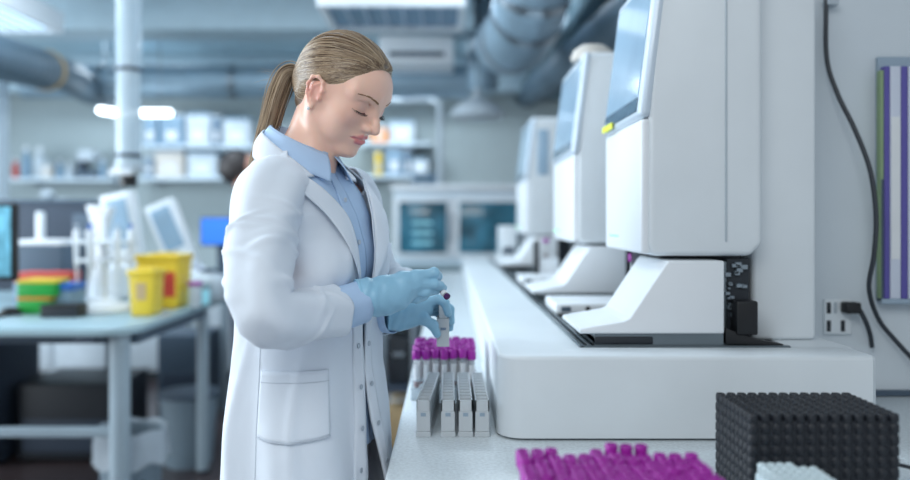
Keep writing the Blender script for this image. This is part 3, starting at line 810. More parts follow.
# foreground rack of purple tubes
t = thing('tube_rack', 'white rack full of purple capped tubes in the blurred foreground', 'tube rack', (.2, .93, ZW))
FX0, FP, FN, FR = .098, .0200, 12, 12
FY0 = .80
MB().box(FX0 - .014, FX0 + FP * (FN - 1) + .014, FY0 - .014, FY0 + FP * (FR - 1) + .014, ZW, ZW + .005).build('base_plate', 'plastic_grey', t)
MB().box(FX0 - .012, FX0 + FP * (FN - 1) + .012, FY0 - .012, FY0 + FP * (FR - 1) + .012, ZW + .005, ZW + .05).build('body', 'plastic_white', t)
q0 = thing('sample_tube', 'purple capped tube in the blurred foreground rack', 'sample tube', (0, 0, 0), 'purple capped tubes in the foreground rack')
MB().lathe([(.0, 0), (.0065, .002), (.0065, .05)], (0, 0, 0), 12).build('tube', 'tube_glass', q0)
MB().lathe([(.0084, 0), (.0088, .001), (.0088, .017), (.0080, .019), (.0060, .019), (.0055, .013)], (0, 0, .045), 18, cap=False).lathe([(.0055, .013), (0, .013)], (0, 0, .045), 18, mi=1, cap=False).build('cap', ['purple_cap', 'purple_dark'], q0)
qk = kids(q0); first = True
for j in range(FR):
    for i in range(FN):
        if j < 1 and i < 2: pass
        if j == FR - 1 and not (i < 3 or 5 <= i <= 8): continue
        if j == FR - 2 and i in (3, ): pass
        x = FX0 + i * FP + (rng.random() - .5) * .002; y = FY0 + j * FP + (rng.random() - .5) * .002
        z = ZW + .047 + rng.random() * .004 + (.008 if (j >= FR - 1 and i >= 6) else 0) 
        if first: q0.location = (x, y, z); first = False
        else: copy_tree(q0, (x, y, z), _kids=qk)

# black rack: block of packed black vials
t = thing('black_vial_rack', 'black block shaped rack with a knobbly surface at lower right', 'rack', (.45, 1.15, ZW))
KX0, KX1, KY0, KY1, KH = .430, .650, 1.09, 1.235, .142
n1, n2 = 13, 9
dx, dy = (KX1 - KX0) / n1, (KY1 - KY0) / n2
MB().box(KX0 + .004, KX1 - .004, KY0 + .004, KY1 - .004, ZW, ZW + KH - .01, .002).build('core', 'black_rack', t)
mb = MB()
for i in range(n1):
    for j in range(n2):
        x, y = KX0 + dx * (i + .5), KY0 + dy * (j + .5)
        edge = i in (0, n1 - 1) or j in (0, n2 - 1)
        pr = [(.0070, KH - .014), (.0078, KH - .010), (.0078, KH - .003), (.0066, KH), (.0045, KH), (.004, KH - .003), (0, KH - .003)]
        if edge:
            pr = []
            for L in range(8):
                zb = .001 + L * (KH - .014) / 8; pr += [(.0066, zb), (.0082, zb + .003), (.0082, zb + .012), (.0066, zb + .015)]
            pr += [(.0078, KH - .010), (.0078, KH - .003), (.0066, KH), (.0045, KH), (.004, KH - .003), (0, KH - .003)]
        mb.lathe(pr, (x, y, ZW), 10)
mb.build('vial_block', 'black_rack', t)
tag(bpy.data.objects['vial_block'], kind='stuff')
# pale tips
t = thing('tip_rack', 'pale rack of white tips at the bottom edge before the black rack', 'tip rack', (.44, 1.0, ZW))
MB().box(.424, .500, .955, 1.055, ZW, ZW + .072, .004).build('body', 'pale_tip', t)
mb = MB()
for i in range(6):
    for j in range(6):
        if j == 5 and i > 3: continue
        mb.lathe([(.006, 0), (.0065, .014), (.004, .016)], (.4305 + i * .0126, .964 + j * .0162, ZW + .071), 10)
tag(mb.build('tip', 'pale_tip', t), kind='stuff')

# ---- right side: socket panel, plug, cables, binders
YW = 1.83
t = thing('wall_socket', 'white socket panel with four openings on the wall at right', 'socket', (P(836, 0, YW).x, YW, 1.12))
xa, xb, za, zb = P(823, 0, YW).x, P(850, 0, YW).x, P(0, 334, YW).z, P(0, 299, YW).z
MB().box(xa, xb, YW - .008, YW, za, zb, .002).build('plate', 'plastic_warm', t)
for (a, b, c, d) in ((825, 829, 302, 313), (825, 829, 320, 331), (839, 843, 320, 331), (832, 835, 302, 313)):
    MB().box(P(a, 0, YW).x, P(b, 0, YW).x, YW - .0095, YW - .007, P(0, d, YW).z, P(0, c, YW).z).build('opening', 'dark' if a != 832 else 'plastic_grey', t)
t = thing('power_plug', 'black plug and cord in the wall socket', 'plug', P(845, 308, YW - .03))
a = P(838, 307, YW)
MB().box(a.x, P(853, 0, YW).x, YW - .04, YW - .0095, P(0, 312, YW).z, P(0, 301, YW).z, .004).build('plug_body', 'black', t)
MB().tube(arc([P(851, 306, YW - .025), P(858, 308, YW - .03), P(865, 320, YW - .035), P(870, 334, YW - .03), P(872, 347, YW - .02)], 6), .0055, 8).build('cord', 'cable', t)
t = thing('wall_cable', 'long black cable hanging down the wall past the folders', 'cable', P(826, 30, YW - .03))
MB().tube(arc([P(828, -60, YW - .02), P(826, 10, YW - .02), P(827, 60, YW - .02), P(838, 95, YW - .04), P(855, 130, YW - .06), P(870, 170, YW - .08), P(876, 215, YW - .09), P(874, 255, YW - .09), P(869, 288, YW - .07), P(878, 318, YW - .03), P(895, 340, YW - .03), P(925, 372, YW - .03)], 8), .0055, 8).build('sheath', 'cable', t)
MB().box(P(822, 0, YW).x, P(833, 0, YW).x, YW - .03, YW, P(0, 8, YW).z, P(0, 2, YW).z, .002).build('clip', 'plastic_grey', t)
struct('trim_5', MB().box(.9, 1.8, 1.815, 1.83, .902, .914), 'slate')
t = thing('file_holder', 'grey wall holder carrying the upright purple and white folders', 'file holder', (P(895, 0, YW).x, YW, 1.2))
xa = P(877, 0, YW).x; zb, zt = P(0, 300, YW).z, P(0, 62, YW).z
MB().box(xa - .004, xa + .2, YW - .012, YW, zb, zt + .01, .002).build('back_plate', 'holder', t)
MB().box(xa - .008, xa + .2, YW - .036, YW - .012, zb - .006, zb + .006, .002).build('bottom_tray', 'holder', t)
MB().box(xa - .008, xa - .003, YW - .034, YW - .012, zb, P(0, 180, YW).z, .001, 1).build('side_plate', 'slate', t)
YB = YW - .032; k = F / YB
def folder(label, p0, p1, top, m, stripe=None):
    a, b = (p0 - VX) / k, (p1 - VX) / k
    t = thing('folder', label, 'folder', ((a + b) / 2, YB, zb + .006))
    zt_ = CZ - (top - VY) / k
    MB().box(a, b, YB, YW - .014, zb + .006, zt_, .002).build('cover', m, t)
    if stripe: MB().box(a + .002, b - .002, YB - .001, YB + .001, zb + .10, zt_ - .12).build('spine_label', stripe, t)
folder('narrow green folder at the left of the wall holder', 880.5, 884, 70, 'binder_green')
folder('purple folder next to the green one', 884.5, 890, 66, 'binder_purple')
folder('white folder with a long spine label between the purple ones', 890.5, 901, 66, 'binder_white', 'paper')
folder('white folder at the very right picture edge', 908.5, 922, 66, 'binder_white')
folder('purple folder right of the white one', 901.5, 908, 66, 'binder_purple')
t = thing('cable_bundle', 'thin black cables lying on the counter behind the black rack', 'cables', (.72, 1.3, ZW))
MB().tube(arc([(.66, 1.2, .905), (.70, 1.22, .93), (.76, 1.2, .925), (.85, 1.3, .905), (1.0, 1.35, .905)], 6), .003, 6).build('cable', 'cable', t)
MB().tube(arc([(.66, 1.15, .905), (.71, 1.14, .915), (.78, 1.15, .915), (.9, 1.2, .905), (1.0, 1.2, .905)], 6), .003, 6).build('cable', 'cable', t)
# ================================================================== the woman
def ell(p, c, r):
    q = (p - np.array(c, np.float32)) / np.array(r, np.float32)
    k0 = np.sqrt((q * q).sum(-1)); k1 = np.sqrt(((q / np.array(r, np.float32)) ** 2).sum(-1)) + 1e-9
    return k0 * (k0 - 1) / k1
def cap(p, a, b, ra, rb=None):
    rb = ra if rb is None else rb
    a = np.array(a, np.float32); b = np.array(b, np.float32); ab = b - a
    t = np.clip(((p - a) @ ab) / (ab @ ab + 1e-12), 0, 1)
    d = p - a - t[..., None] * ab
    return np.sqrt((d * d).sum(-1)) - (ra + (rb - ra) * t)
def chain(p, pts, rs, k=.004):
    d = None
    for i in range(len(pts) - 1):
        e = cap(p, pts[i], pts[i + 1], rs[i], rs[i + 1])
        d = e if d is None else smin(d, e, k)
    return d
def smin(a, b, k):
    h = np.maximum(k - np.abs(a - b), 0) / k
    return np.minimum(a, b) - h * h * k * .25
def smax(a, b, k): return -smin(-a, -b, k)
def ssub(a, b, k): return smax(a, -b, k)

def surface_nets(fn, lo, hi, h):
    lo = np.array(lo, np.float32); hi = np.array(hi, np.float32)
    n = np.ceil((hi - lo) / h).astype(int) + 1
    ax = [lo[i] + h * np.arange(n[i], dtype=np.float32) for i in range(3)]
    Fv = np.empty(n, np.float32)
    YZ = np.stack(np.meshgrid(ax[1], ax[2], indexing='ij'), -1)
    B = max(1, int(250000 / (n[1] * n[2])))
    for i in range(0, n[0], B):
        xs = ax[0][i:i + B]
        G = np.empty((len(xs), n[1], n[2], 3), np.float32)
        G[..., 0] = xs[:, None, None]; G[..., 1:] = YZ[None]
        Fv[i:i + B] = fn(G)
    S = Fv < 0
    acc = np.zeros((*(n - 1), 3), np.float32); cnt = np.zeros(n - 1, np.float32)
    idx = [np.arange(n[i] - 1) for i in range(3)]
    corners = [(a, b, c) for a in (0, 1) for b in (0, 1) for c in (0, 1)]
    def sl(A, c): return A[c[0]:n[0] - 1 + c[0], c[1]:n[1] - 1 + c[1], c[2]:n[2] - 1 + c[2]]
    for c in corners:
        for ax_ in range(3):
            if c[ax_] == 1: continue
            d = list(c); d[ax_] = 1
            fa, fb = sl(Fv, c), sl(Fv, d); m = (fa < 0) != (fb < 0)
            t = np.where(m, fa / (fa - fb + 1e-20), 0)
            for j in range(3):
                acc[..., j] += np.where(m, c[j] + (t if j == ax_ else 0), 0)
            cnt += m
    act = cnt > 0
    ids = -np.ones(act.shape, np.int64); ids[act] = np.arange(act.sum())
    ii = np.argwhere(act).astype(np.float32)
    V = lo + h * (ii + acc[act] / cnt[act][:, None])
    faces = []
    for ax_ in range(3):
        a1, a2 = (ax_ + 1) % 3, (ax_ + 2) % 3
        s0 = [slice(None)] * 3; s1 = [slice(None)] * 3
        s0[ax_] = slice(0, -1); s1[ax_] = slice(1, None)
        m = S[tuple(s0)] != S[tuple(s1)]
        e = np.argwhere(m)
        ok = (e[:, a1] > 0) & (e[:, a2] > 0) & (e[:, a1] < n[a1] - 1) & (e[:, a2] < n[a2] - 1)
        e = e[ok]
        q = []
        for (o1, o2) in ((0, 0), (-1, 0), (-1, -1), (0, -1)):
            g = e.copy(); g[:, a1] += o1; g[:, a2] += o2
            q.append(ids[g[:, 0], g[:, 1], g[:, 2]])
        q = np.stack(q, 1)
        ins = S[e[:, 0], e[:, 1], e[:, 2]]
        q[~ins] = q[~ins][:, ::-1]
        faces.append(q)
    Fc = np.concatenate(faces); Fc = Fc[(Fc >= 0).all(1)]
    return V, Fc[:, ::-1] if False else Fc

def np_mesh(name, V, Fc, m, parent=None, Mx=None, color=None):
    me = bpy.data.meshes.new(name)
    V = np.asarray(V, np.float64)
    if Mx is not None:
        A = np.array(Mx); V = V @ A[:3, :3].T + A[:3, 3]
    me.from_pydata(V.tolist(), [], Fc.tolist())
    me.materials.append(M[m] if isinstance(m, str) else m)
    me.polygons.foreach_set('use_smooth', [True] * len(me.polygons))
    if color is not None:
        ca = me.color_attributes.new('Col', 'FLOAT_COLOR', 'POINT')
        ca.data.foreach_set('color', np.concatenate([color, np.ones((len(color), 1))], 1).astype(np.float32).ravel())
    me.validate(); me.update()
    o = bpy.data.objects.new(name, me); COL.objects.link(o)
    if parent is not None:
        o.parent = parent; me.transform(wm(parent).inverted())
    return o

M['skin'] = mat('skin', (226, 176, 156), 0.42, var=0.05, scale=30, sss=0.25, attr='Col', bump=.03, bscale=400)
M['hair'] = mat('hair', (150, 120, 90), 0.38, var=0.15, scale=60, attr='Col', spec=.7)
dm('coat', (218, 226, 236), 0.75, var=0.03, scale=5, bump=.45, bscale=13, sheen=.15)
dm('shirt', (176, 202, 232), 0.75, var=0.06, scale=20, bump=.10, bscale=30)
dm('glove', (146, 194, 220), 0.38, var=0.06, scale=20, bump=.12, bscale=50)
dm('snap', (176, 186, 198), 0.35, metal=.3)
dm('thread', (196, 205, 216), 0.8)
dm('lash', (48, 34, 30), 0.6)
dm('brow', (150, 112, 84), 0.6)
dm('eye', (220, 220, 222), 0.15)
dm('iris', (60, 80, 96), 0.15)
dm('pearl', (236, 238, 240), 0.15, coat=.5)
dm('hair_tie', (150, 160, 172), 0.4, metal=.3)
dm('trousers', (48, 56, 78), 0.8)
dm('shoe', (220, 222, 226), 0.4)
dm('dark_hair', (36, 28, 28), 0.5)
dm('man_shirt', (60, 74, 96), 0.8)

# head frame
HY, HP = math.radians(27), math.radians(31)
hx = Vector((math.cos(HY), -math.sin(HY), 0))
fwd = hx * math.cos(HP) - Vector((0, 0, math.sin(HP)))
upv = hx * math.sin(HP) + Vector((0, 0, math.cos(HP)))
left = upv.cross(fwd)
HO = Vector(((340 - VX) / 520, 1.47, CZ + (VY - 91) / 520))
HM = Matrix(((fwd.x, left.x, upv.x, HO.x), (fwd.y, left.y, upv.y, HO.y), (fwd.z, left.z, upv.z, HO.z), (0, 0, 0, 1)))
HI = HM.inverted()
def tolocal(p): return tuple(HI @ Vector(p))
# torso frame
TY = math.radians(25)
TF = Vector((math.cos(TY), -math.sin(TY), 0)); TR = Vector((-math.sin(TY), -math.cos(TY), 0))
NB = Vector((-.287, 1.475, 1.415))      # neck base

def cran(p): return ell(p, (-.006, 0, .027), (.090, .0730, .080))
def head_sdf(p):
    q = p.copy(); q[..., 1] = np.abs(q[..., 1])      # symmetrical parts
    d = cran(p)
    d = smin(d, ell(q, (.030, 0, -.012), (.060, .058, .082)), .03)
    d = smin(d, ell(p, (.050, 0, .036), (.042, .055, .041)), .02)      # forehead
    jaw = cap(q, (.002, .046, -.050), (.062, .014, -.090), .014, .012)
    jaw = smin(jaw, cap(q, (-.002, .056, -.010), (.002, .046, -.050), .014, .014), .02)
    d = smin(d, jaw, .032)
    d = smin(d, ell(p, (.074, 0, -.088), (.016, .018, .014)), .016)       # chin
    d = smin(d, ell(q, (.054, .040, -.020), (.024, .020, .020)), .022)     # cheekbone
    d = smin(d, ell(p, (.066, 0, -.056), (.024, .030, .024)), .016)       # muzzle
    d = smin(d, ell(p, (.034, 0, -.070), (.036, .030, .022)), .02)
    d = smin(d, ell(q, (.040, .034, -.045), (.030, .019, .028)), .02)
    # brow ridge, sockets, eyes
    d = smin(d, cap(q, (.082, .010, .022), (.066, .050, .026), .010, .009), .016)
    d = ssub(d, ell(q, (.094, .031, .003), (.0115, .016, .011)), .012)
    d = smin(d, ell(q, (.0700, .032, .001), (.0135, .0155, .0120)), .006)
    # lower rim / upper lid crease
    d = ssub(d, chain(q, [(.084, .018, .012), (.0875, .031, .0145), (.079, .046, .011)], [.0012, .0014, .001]), .003)
    # nose
    nose = chain(p, [(.084, 0, .016), (.093, 0, .000), (.105, 0, -.018), (.112, 0, -.028)], [.0072, .0060, .0062, .0068], .008)
    nose = smin(nose, ell(q, (.0975, .0115, -.031), (.0105, .0062, .0066)), .009)
    nose = smin(nose, cap(p, (.108, 0, -.032), (.090, 0, -.040), .0045, .005), .006)
    d = smin(d, nose, .013)
    # lips
    up = chain(q, [(.0925, .0, -.0515), (.0915, .006, -.0505), (.083, .020, -.0555), (.079, .0245, -.0572)], [.0034, .0040, .0026, .0016])
    lo = chain(q, [(.0915, .0, -.0625), (.0875, .011, -.0615), (.079, .0235, -.0578)], [.0050, .0042, .0016])
    d = smin(d, up, .004); d = smin(d, lo, .004)
    d = ssub(d, chain(q, [(.0975, 0, -.0565), (.0945, .008, -.0565), (.0855, .020, -.0572), (.0805, .0265, -.0585)], [.0013, .0013, .0013, .0015]), .002)
    # philtrum groove + chin groove
    d = ssub(d, cap(p, (.0975, 0, -.043), (.0985, 0, -.047), .002), .004)
    # neck
    a, b = tolocal(NB + Vector((-.01, 0, -.10))), tolocal(NB)
    d = smin(d, cap(p, (-.026, 0, -.035), b, .045, .052), .017)
    d = smin(d, cap(p, b, a, .056, .085), .04)
    for s in (-1, 1):   # sternomastoid
        e = tolocal(NB + TF * .045 - TR * .018 * s)
        d = smin(d, cap(p, (-.012, .050 * s, -.035), e, .011, .010), .018)
    # ears
    qe = q - np.array((.013, 0, -.013), np.float32); q0_ = q; q = qe
    e = ell(q, (-.012, .0715, .002), (.014, .0065, .026))
    hel = chain(q, [(.000, .073, .000), (.004, .0755, .012), (-.001, .079, .025), (-.012, .083, .0305), (-.023, .085, .025), (-.027, .084, .010), (-.023, .081, -.006), (-.015, .077, -.019)], [.0022, .0026, .0028, .0030, .0030, .0028, .0026, .003])
    e = smin(e, hel, .004)
    e = smin(e, ell(q, (-.008, .0745, -.025), (.0065, .0035, .0085)), .006)
    e = smin(e, chain(q, [(-.008, .0785, .019), (-.017, .080, .010), (-.016, .079, -.006), (-.009, .0775, -.014)], [.0022, .0024, .0026, .0024]), .003)
    e = ssub(e, ell(q, (-.006, .0815, -.001), (.0085, .0060, .0105)), .003)
    e = smin(e, ell(q, (.0035, .0755, -.005), (.0035, .004, .005)), .003)
    d = smin(d, e, .006)
    # clip bottom flat inside the shirt
    return d

def sstep(x, a, b):
    t = np.clip((x - a) / (b - a), 0, 1); return t * t * (3 - 2 * t)
def head_color(V):
    q = V.astype(np.float32).copy(); q[:, 1] = np.abs(q[:, 1])
    base = np.array(lin((238, 194, 174))[:3]); col = np.tile(base, (len(V), 1))
    def blend(mask, c):
        c = np.array(lin(c)[:3]); m = np.clip(mask, 0, 1)[:, None]
        return col * (1 - m) + c * m
    lips = np.minimum(chain(q, [(.0925, .0, -.0515), (.0915, .006, -.0505), (.083, .020, -.0555), (.079, .0245, -.0572)], [.0040, .0042, .0028, .001]),
                      chain(q, [(.0915, .0, -.0625), (.0875, .011, -.0615), (.079, .0235, -.0578)], [.0054, .0046, .001]))
    col = blend(.22 * (1 - sstep(np.linalg.norm(q - (.070, .042, -.024), axis=1), .008, .032)), (228, 160, 146))
    col = blend(.10 * (1 - sstep(np.linalg.norm(q - (.105, 0, -.032), axis=1), .004, .016)), (222, 140, 128))
    col = blend(.5 * (1 - sstep(np.linalg.norm(q - (.001, .08, -.009), axis=1), .010, .030)), (220, 138, 124))
    col = blend(.35 * (1 - sstep(ell(q, (.0715, .032, .003), (.0145, .0165, .0135)), -.002, .008)), (206, 150, 136))
    col = blend(.80 * (1 - sstep(lips, -.0004, .0016)), (206, 104, 116))
    return col

woman = thing('person', 'blond woman in a white lab coat and blue gloves standing at the counter looking down', 'person', (-.28, 1.5, 0))
nb = tolocal(NB + Vector((0, 0, -.09)))
V, Fc = surface_nets(head_sdf, (-.215, -.115, -.30), (.125, .115, .132), .0020)
c1 = head_color(V)
A = np.array(HM); Vw = V @ A[:3, :3].T + A[:3, 3]
# rest of the body (coarse, clothed)
def W3(v): return tuple(v)
C0 = Vector((-.275, 1.47, 0))
def tp(f, r, z, c=C0): return tuple(Vector((c.x, c.y, z)) + TF * f + TR * r)
SR, ER, WR = (-.300, 1.345, 1.355), (-.284, 1.215, 1.175), P(358, 298, 1.365)
SL, EL, WL = tp(.0, -.165, 1.375), (-.15, 1.665, 1.18), P(398, 315, 1.513)
def body_sdf(p):
    # torso axis-aligned in torso frame
    u = np.stack([(p - np.array((C0.x, C0.y, 0), np.float32)) @ np.array(TF, np.float32), (p - np.array((C0.x, C0.y, 0), np.float32)) @ np.array(TR, np.float32), p[..., 2]], -1)
    d = ell(u, (-.015, 0, 1.27), (.080, .125, .15))
    d = smin(d, ell(u, (.0, 0, 1.10), (.085, .115, .15)), .06)
    d = smin(d, ell(u, (-.01, 0, .93), (.095, .140, .14)), .05)
    uu = u.copy(); uu[..., 1] = np.abs(uu[..., 1])
    d = smin(d, ell(uu, (.045, .065, 1.235), (.040, .045, .045)), .03)
    d = smin(d, cap(uu, (-.01, 0, 1.385), (-.01, .120, 1.355), .034, .030), .04)
    d = smin(d, cap(uu, (-.005, .085, .88), (.0, .08, .48), .078, .052), .04)
    d = smin(d, cap(uu, (.0, .08, .48), (-.015, .078, .10), .050, .034), .02)
    d = smin(d, cap(uu, (-.03, .078, .06), (.12, .085, .035), .032, .026), .03)
    for S_, E_, M_, W_ in ((SR, ER, (-.228, 1.29, 1.162), WR), (SL, EL, (-.11, 1.60, 1.165), WL)):
        d = smin(d, cap(p, S_, E_, .034, .029), .03)
        d = smin(d, chain(p, [E_, M_, tuple(W_)], [.028, .026, .018]), .015)
    return d
Vb, Fb = surface_nets(body_sdf, (-.52, 1.08, 0), (.02, 1.80, 1.46), .010)
Vall = np.concatenate([Vw, Vb]); Fall = np.concatenate([Fc, Fb + len(Vw)])
cb = np.tile(np.array(lin((238, 194, 174))[:3]), (len(Vb), 1))
np_mesh('body', Vall, Fall, 'skin', woman, color=np.concatenate([c1, cb]))

# ---- eye details (head local)
def hl(mb, name, m, parent=woman):
    mb.v = [tuple(HM @ Vector(v)) for v in mb.v]
    return mb.build(name, m, parent)
for s, nm in ((1, 'left'), (-1, 'right')):
    mb = MB()
    lidc = [(.0835, .0195 * s, -.0055), (.0860, .026 * s, -.0072), (.0856, .034 * s, -.0078), (.0815, .0415 * s, -.0068), (.0755, .0475 * s, -.0040)]
    ctr = Vector((.0715, .032 * s, .001))
    mb.tube(arc(lidc, 5), [.0006] + [.0010] * 19 + [.0006], 6)
    hl(mb, 'lash_line', 'lash')
    mb = MB()
    for i in range(22):
        t = i / 21; pts = arc(lidc, 8); p = Vector(pts[int(t * (len(pts) - 1))])
        o = (p - ctr).normalized(); o.z = -.25; o.y += .35 * s * (t - .2)
        e = p + o.normalized() * (.006 + .002 * t); e2 = e + Vector((.002, .0012 * s, .0006))
        mb.tube([p, (p + e) / 2 + Vector((0, 0, -.0008)), e, e2], [.00035, .0003, .0002, .0001], 4)
    hl(mb, 'eyelashes', 'lash')
    mb = MB()
    for i in range(85):
        t = rng.random(); y = .012 + .040 * t
        base = Vector((.0905 - 9.5 * (y - .012) ** 2 - .11 * (y - .012), y * s, .0205 + .0075 * math.sin(min(t, .75) / .75 * 1.6) - .006 * max(0, t - .6) + (rng.random() - .5) * .0030 * (1 - .5 * t)))
        # push on the surface
        pb = np.array(base, np.float32)[None]
        for _ in range(6): 
            dd = head_sdf(pb)[0]; base.x -= dd * .9; pb = np.array(base, np.float32)[None]
        e = base + Vector((-.0025 - .003 * t, .0055 * s, .0012 - .003 * t))
        pe = np.array(e, np.float32)[None]
        dd = head_sdf(pe)[0]; e.x -= dd * .8
        mb.tube([base + Vector((.0002, 0, 0)), (base + e) / 2 + Vector((.0007, 0, 0)), e + Vector((.0003, 0, 0))], [.00042, .00042, .0002], 4)
    hl(mb, 'eyebrow', 'brow')

# ---- hair cap
XHT = [(-.16, -.075), (-.07, -.052), (-.05, -.034), (-.03, -.022), (-.012, -.016), (.004, .004), (.014, .024), (.028, .044), (.044, .055), (.060, .066), (.078, .073), (.09, .10), (.2, .2)]
def xhair(z, y=None):
    zz = np.array([a for a, b in XHT]); xx = np.array([b for a, b in XHT])
    return np.interp(z, zz, xx)
def hair_sdf(p):
    y = np.abs(p[..., 1])
    u = xhair(p[..., 2] - .10 * np.clip(.06 - y, 0, .06)*0) - p[..., 0]
    base = smin(cran(p), ell(p, (.050, 0, .036), (.042, .055, .041)), .02)
    base = smin(base, ell(p, (.030, 0, -.012), (.060, .058, .082)), .03)
    nape = cap(p, (-.022, 0, -.035), tolocal(NB), .048, .055)
    base = smin(base, nape, .028)
    th = sstep(u, -.006, .028)
    d = base - (.0105 * th - .0035)
    # gather toward the tie
    d = smin(d, ell(p, (-.078, 0, -.010), (.028, .030, .030)), .03)
    d = np.maximum(d, -(u + .009))
    return np.maximum(d, -(p[..., 2] + .085))
V, Fc = surface_nets(hair_sdf, (-.135, -.10, -.10), (.11, .10, .15), .0028)
HB = [np.array(lin(c)[:3]) for c in ((122, 98, 76), (150, 124, 98), (176, 152, 122), (98, 76, 58), (196, 176, 150))]
def hcol(V, k=0):
    return np.tile(HB[0] * .85, (len(V), 1))
TIE = Vector((-.096, 0, -.018))
def strand_mesh(name, strands, parent, sides=3):
    """strands: list of (pts Nx3, r0, r1, colour)"""
    vs = []; fs = []; cs = []; off = 0
    for pts, r0, r1, c in strands:
        pts = np.asarray(pts, float); n = len(pts)
        t = np.gradient(pts, axis=0); t /= np.linalg.norm(t, axis=1)[:, None] + 1e-12
        ref = np.array([.31, .87, .38]); s = np.cross(t, ref); s /= np.linalg.norm(s, axis=1)[:, None] + 1e-12
        u = np.cross(s, t); r = np.linspace(r0, r1, n)[:, None]
        ring = [pts + (s * math.cos(2 * PI * k / sides) + u * math.sin(2 * PI * k / sides)) * r for k in range(sides)]
        V_ = np.stack(ring, 1).reshape(-1, 3)
        i = np.arange(n - 1)[:, None] * sides; k = np.arange(sides)[None]
        k2 = (k + 1) % sides
        F_ = np.stack([i + k, i + k2, i + sides + k2, i + sides + k], -1).reshape(-1, 4) + off
        vs.append(V_); fs.append(F_); cs.append(np.tile(c, (len(V_), 1))); off += len(V_)
    return np.concatenate(vs), np.concatenate(fs), np.concatenate(cs)
def on_hair(q, off):
    q = np.asarray(q, np.float32).copy()
    for _ in range(5):
        e = .002; d = hair_sdf(q)
        g = np.stack([hair_sdf(q + np.array(v, np.float32) * e) - d for v in ((1, 0, 0), (0, 1, 0), (0, 0, 1))], -1) / e
        g /= np.linalg.norm(g, axis=1)[:, None] + 1e-9
        q -= g * (d - off)[:, None] * .9
    return q
strands = []
cc = np.array((-.006, 0, .027)); rr = np.array((.090, .0730, .080))
Q = []; meta = []
NSEG = 22
for i in range(1250):
    # seed on the hairline (both sides), or on a second row behind
    zz = rng.uniform(-.035, .078); s = rng.choice((-1, 1)) if rng.random() < .3 else -1
    x = float(xhair(zz)) - rng.random() ** 2 * .03 - .001
    if zz > .074 or rng.random() < .34:
        y = rng.uniform(-.052, .052); zz = .050 + .035 * rng.random(); x = .052 + .012 * (1 - (y / .052) ** 2); 
        seed = np.array((x, y, .076 - .03 * (y / .052) ** 2))
    else:
        ex = ((x - cc[0]) / rr[0]) ** 2 + ((zz - cc[2]) / rr[2]) ** 2
        seed = np.array((x, s * rr[1] * math.sqrt(max(.02, 1 - ex)), zz))
    a = (seed - cc) / rr; a /= np.linalg.norm(a)
    tt = np.array(TIE) + rng.normal(0, .006, 3); b = (tt - cc) / rr; b /= np.linalg.norm(b)
    om = math.acos(np.clip(a @ b, -1, 1)); ts = np.linspace(0, 1, NSEG)
    g = (np.sin((1 - ts) * om)[:, None] * a + np.sin(ts * om)[:, None] * b) / math.sin(om)
    # sag
    lift = -.10 * np.sin(ts * PI)[:, None] * np.array((0, 0, 1)) * (1 if seed[2] > .03 else -.3)
    q = cc + rr * (g + lift)
    Q.append(q); meta.append(rng.uniform(.0002, .0018))
Q = np.array(Q); offs = np.repeat(meta, NSEG)
Qf = on_hair(Q.reshape(-1, 3), offs).reshape(Q.shape)
ts = np.linspace(0, 1, NSEG)
for i in range(len(Qf)):
    w = rng.random()
    c = HB[0] * (1 - w) + HB[2] * w if rng.random() < .8 else (HB[3] if rng.random() < .5 else HB[4])
    strands.append((Qf[i], .0009, .0008, c))
sv, sf, scol = strand_mesh('s', strands, None)
Vh = np.concatenate([V, sv]); Fh = np.concatenate([Fc, sf + len(V)]); Ch = np.concatenate([hcol(V), scol])
hair = np_mesh('hair', Vh, Fh, 'hair', woman, Mx=HM, color=Ch)
# loose flyaway strands + ponytail (world space)
Tw = HM @ TIE
pc = arc([Tw, Tw + Vector((-.016, -.003, .010)), Tw + Vector((-.033, -.006, .000)), Tw + Vector((-.050, -.010, -.045)), Tw + Vector((-.064, -.016, -.10)), Tw + Vector((-.080, -.026, -.150)), Tw + Vector((-.092, -.034, -.19))], 6)
pc = np.array(pc); n = len(pc)
wid = np.interp(np.linspace(0, 1, n), [0, .08, .2, .45, .7, .9, 1], [.011, .019, .028, .031, .026, .017, .010])
strands = []
tang = np.gradient(pc, axis=0); tang /= np.linalg.norm(tang, axis=1)[:, None]
s1 = np.cross(tang, (0, 1.0, 0)); s1 /= np.linalg.norm(s1, axis=1)[:, None]; s2 = np.cross(tang, s1)
for i in range(520):
    a = rng.random() * 2 * PI; r = math.sqrt(rng.random()); ph = rng.random() * 6; am = rng.random() * .003
    k = 1 if rng.random() < .93 else 1.35
    pts = pc + (s1 * math.cos(a) * .62 + s2 * math.sin(a) * .85)[:] * (wid * r * k)[:, None] + s1 * (am * np.sin(np.linspace(0, 5, n) + ph))[:, None]
    m = n if rng.random() < .6 else int(n * rng.uniform(.75, 1))
    w = rng.random(); side = math.cos(a)
    c = HB[1] * (1 - w) + HB[4] * w if rng.random() < .7 else (HB[3] if rng.random() < .5 else HB[2])
    strands.append((pts[:m], .0012, .0006, c))
for i in range(14):       # flyaways
    q = Vector(Tw) + Vector((-.02 - .02 * rng.random(), -.01 * rng.random(), .01 - .03 * rng.random()))
    d = Vector((-.5 - rng.random(), -.2, rng.uniform(-1.0, .8))).normalized(); L = .03 + .04 * rng.random()
    pts = arc([Tw, q, q + d * L * .5, q + d * L + Vector((0, 0, -.01))], 5)
    strands.append((pts, .0004, .0002, HB[4]))
core = MB().tube([tuple(p) for p in pc], [w_ * .62 for w_ in wid], 14)
cv = np.array(core.v); sv, sf, scol = strand_mesh('s', strands, None)
o = len(cv); tri = []
for f in core.f:
    if len(f) == 4: tri.append(f)
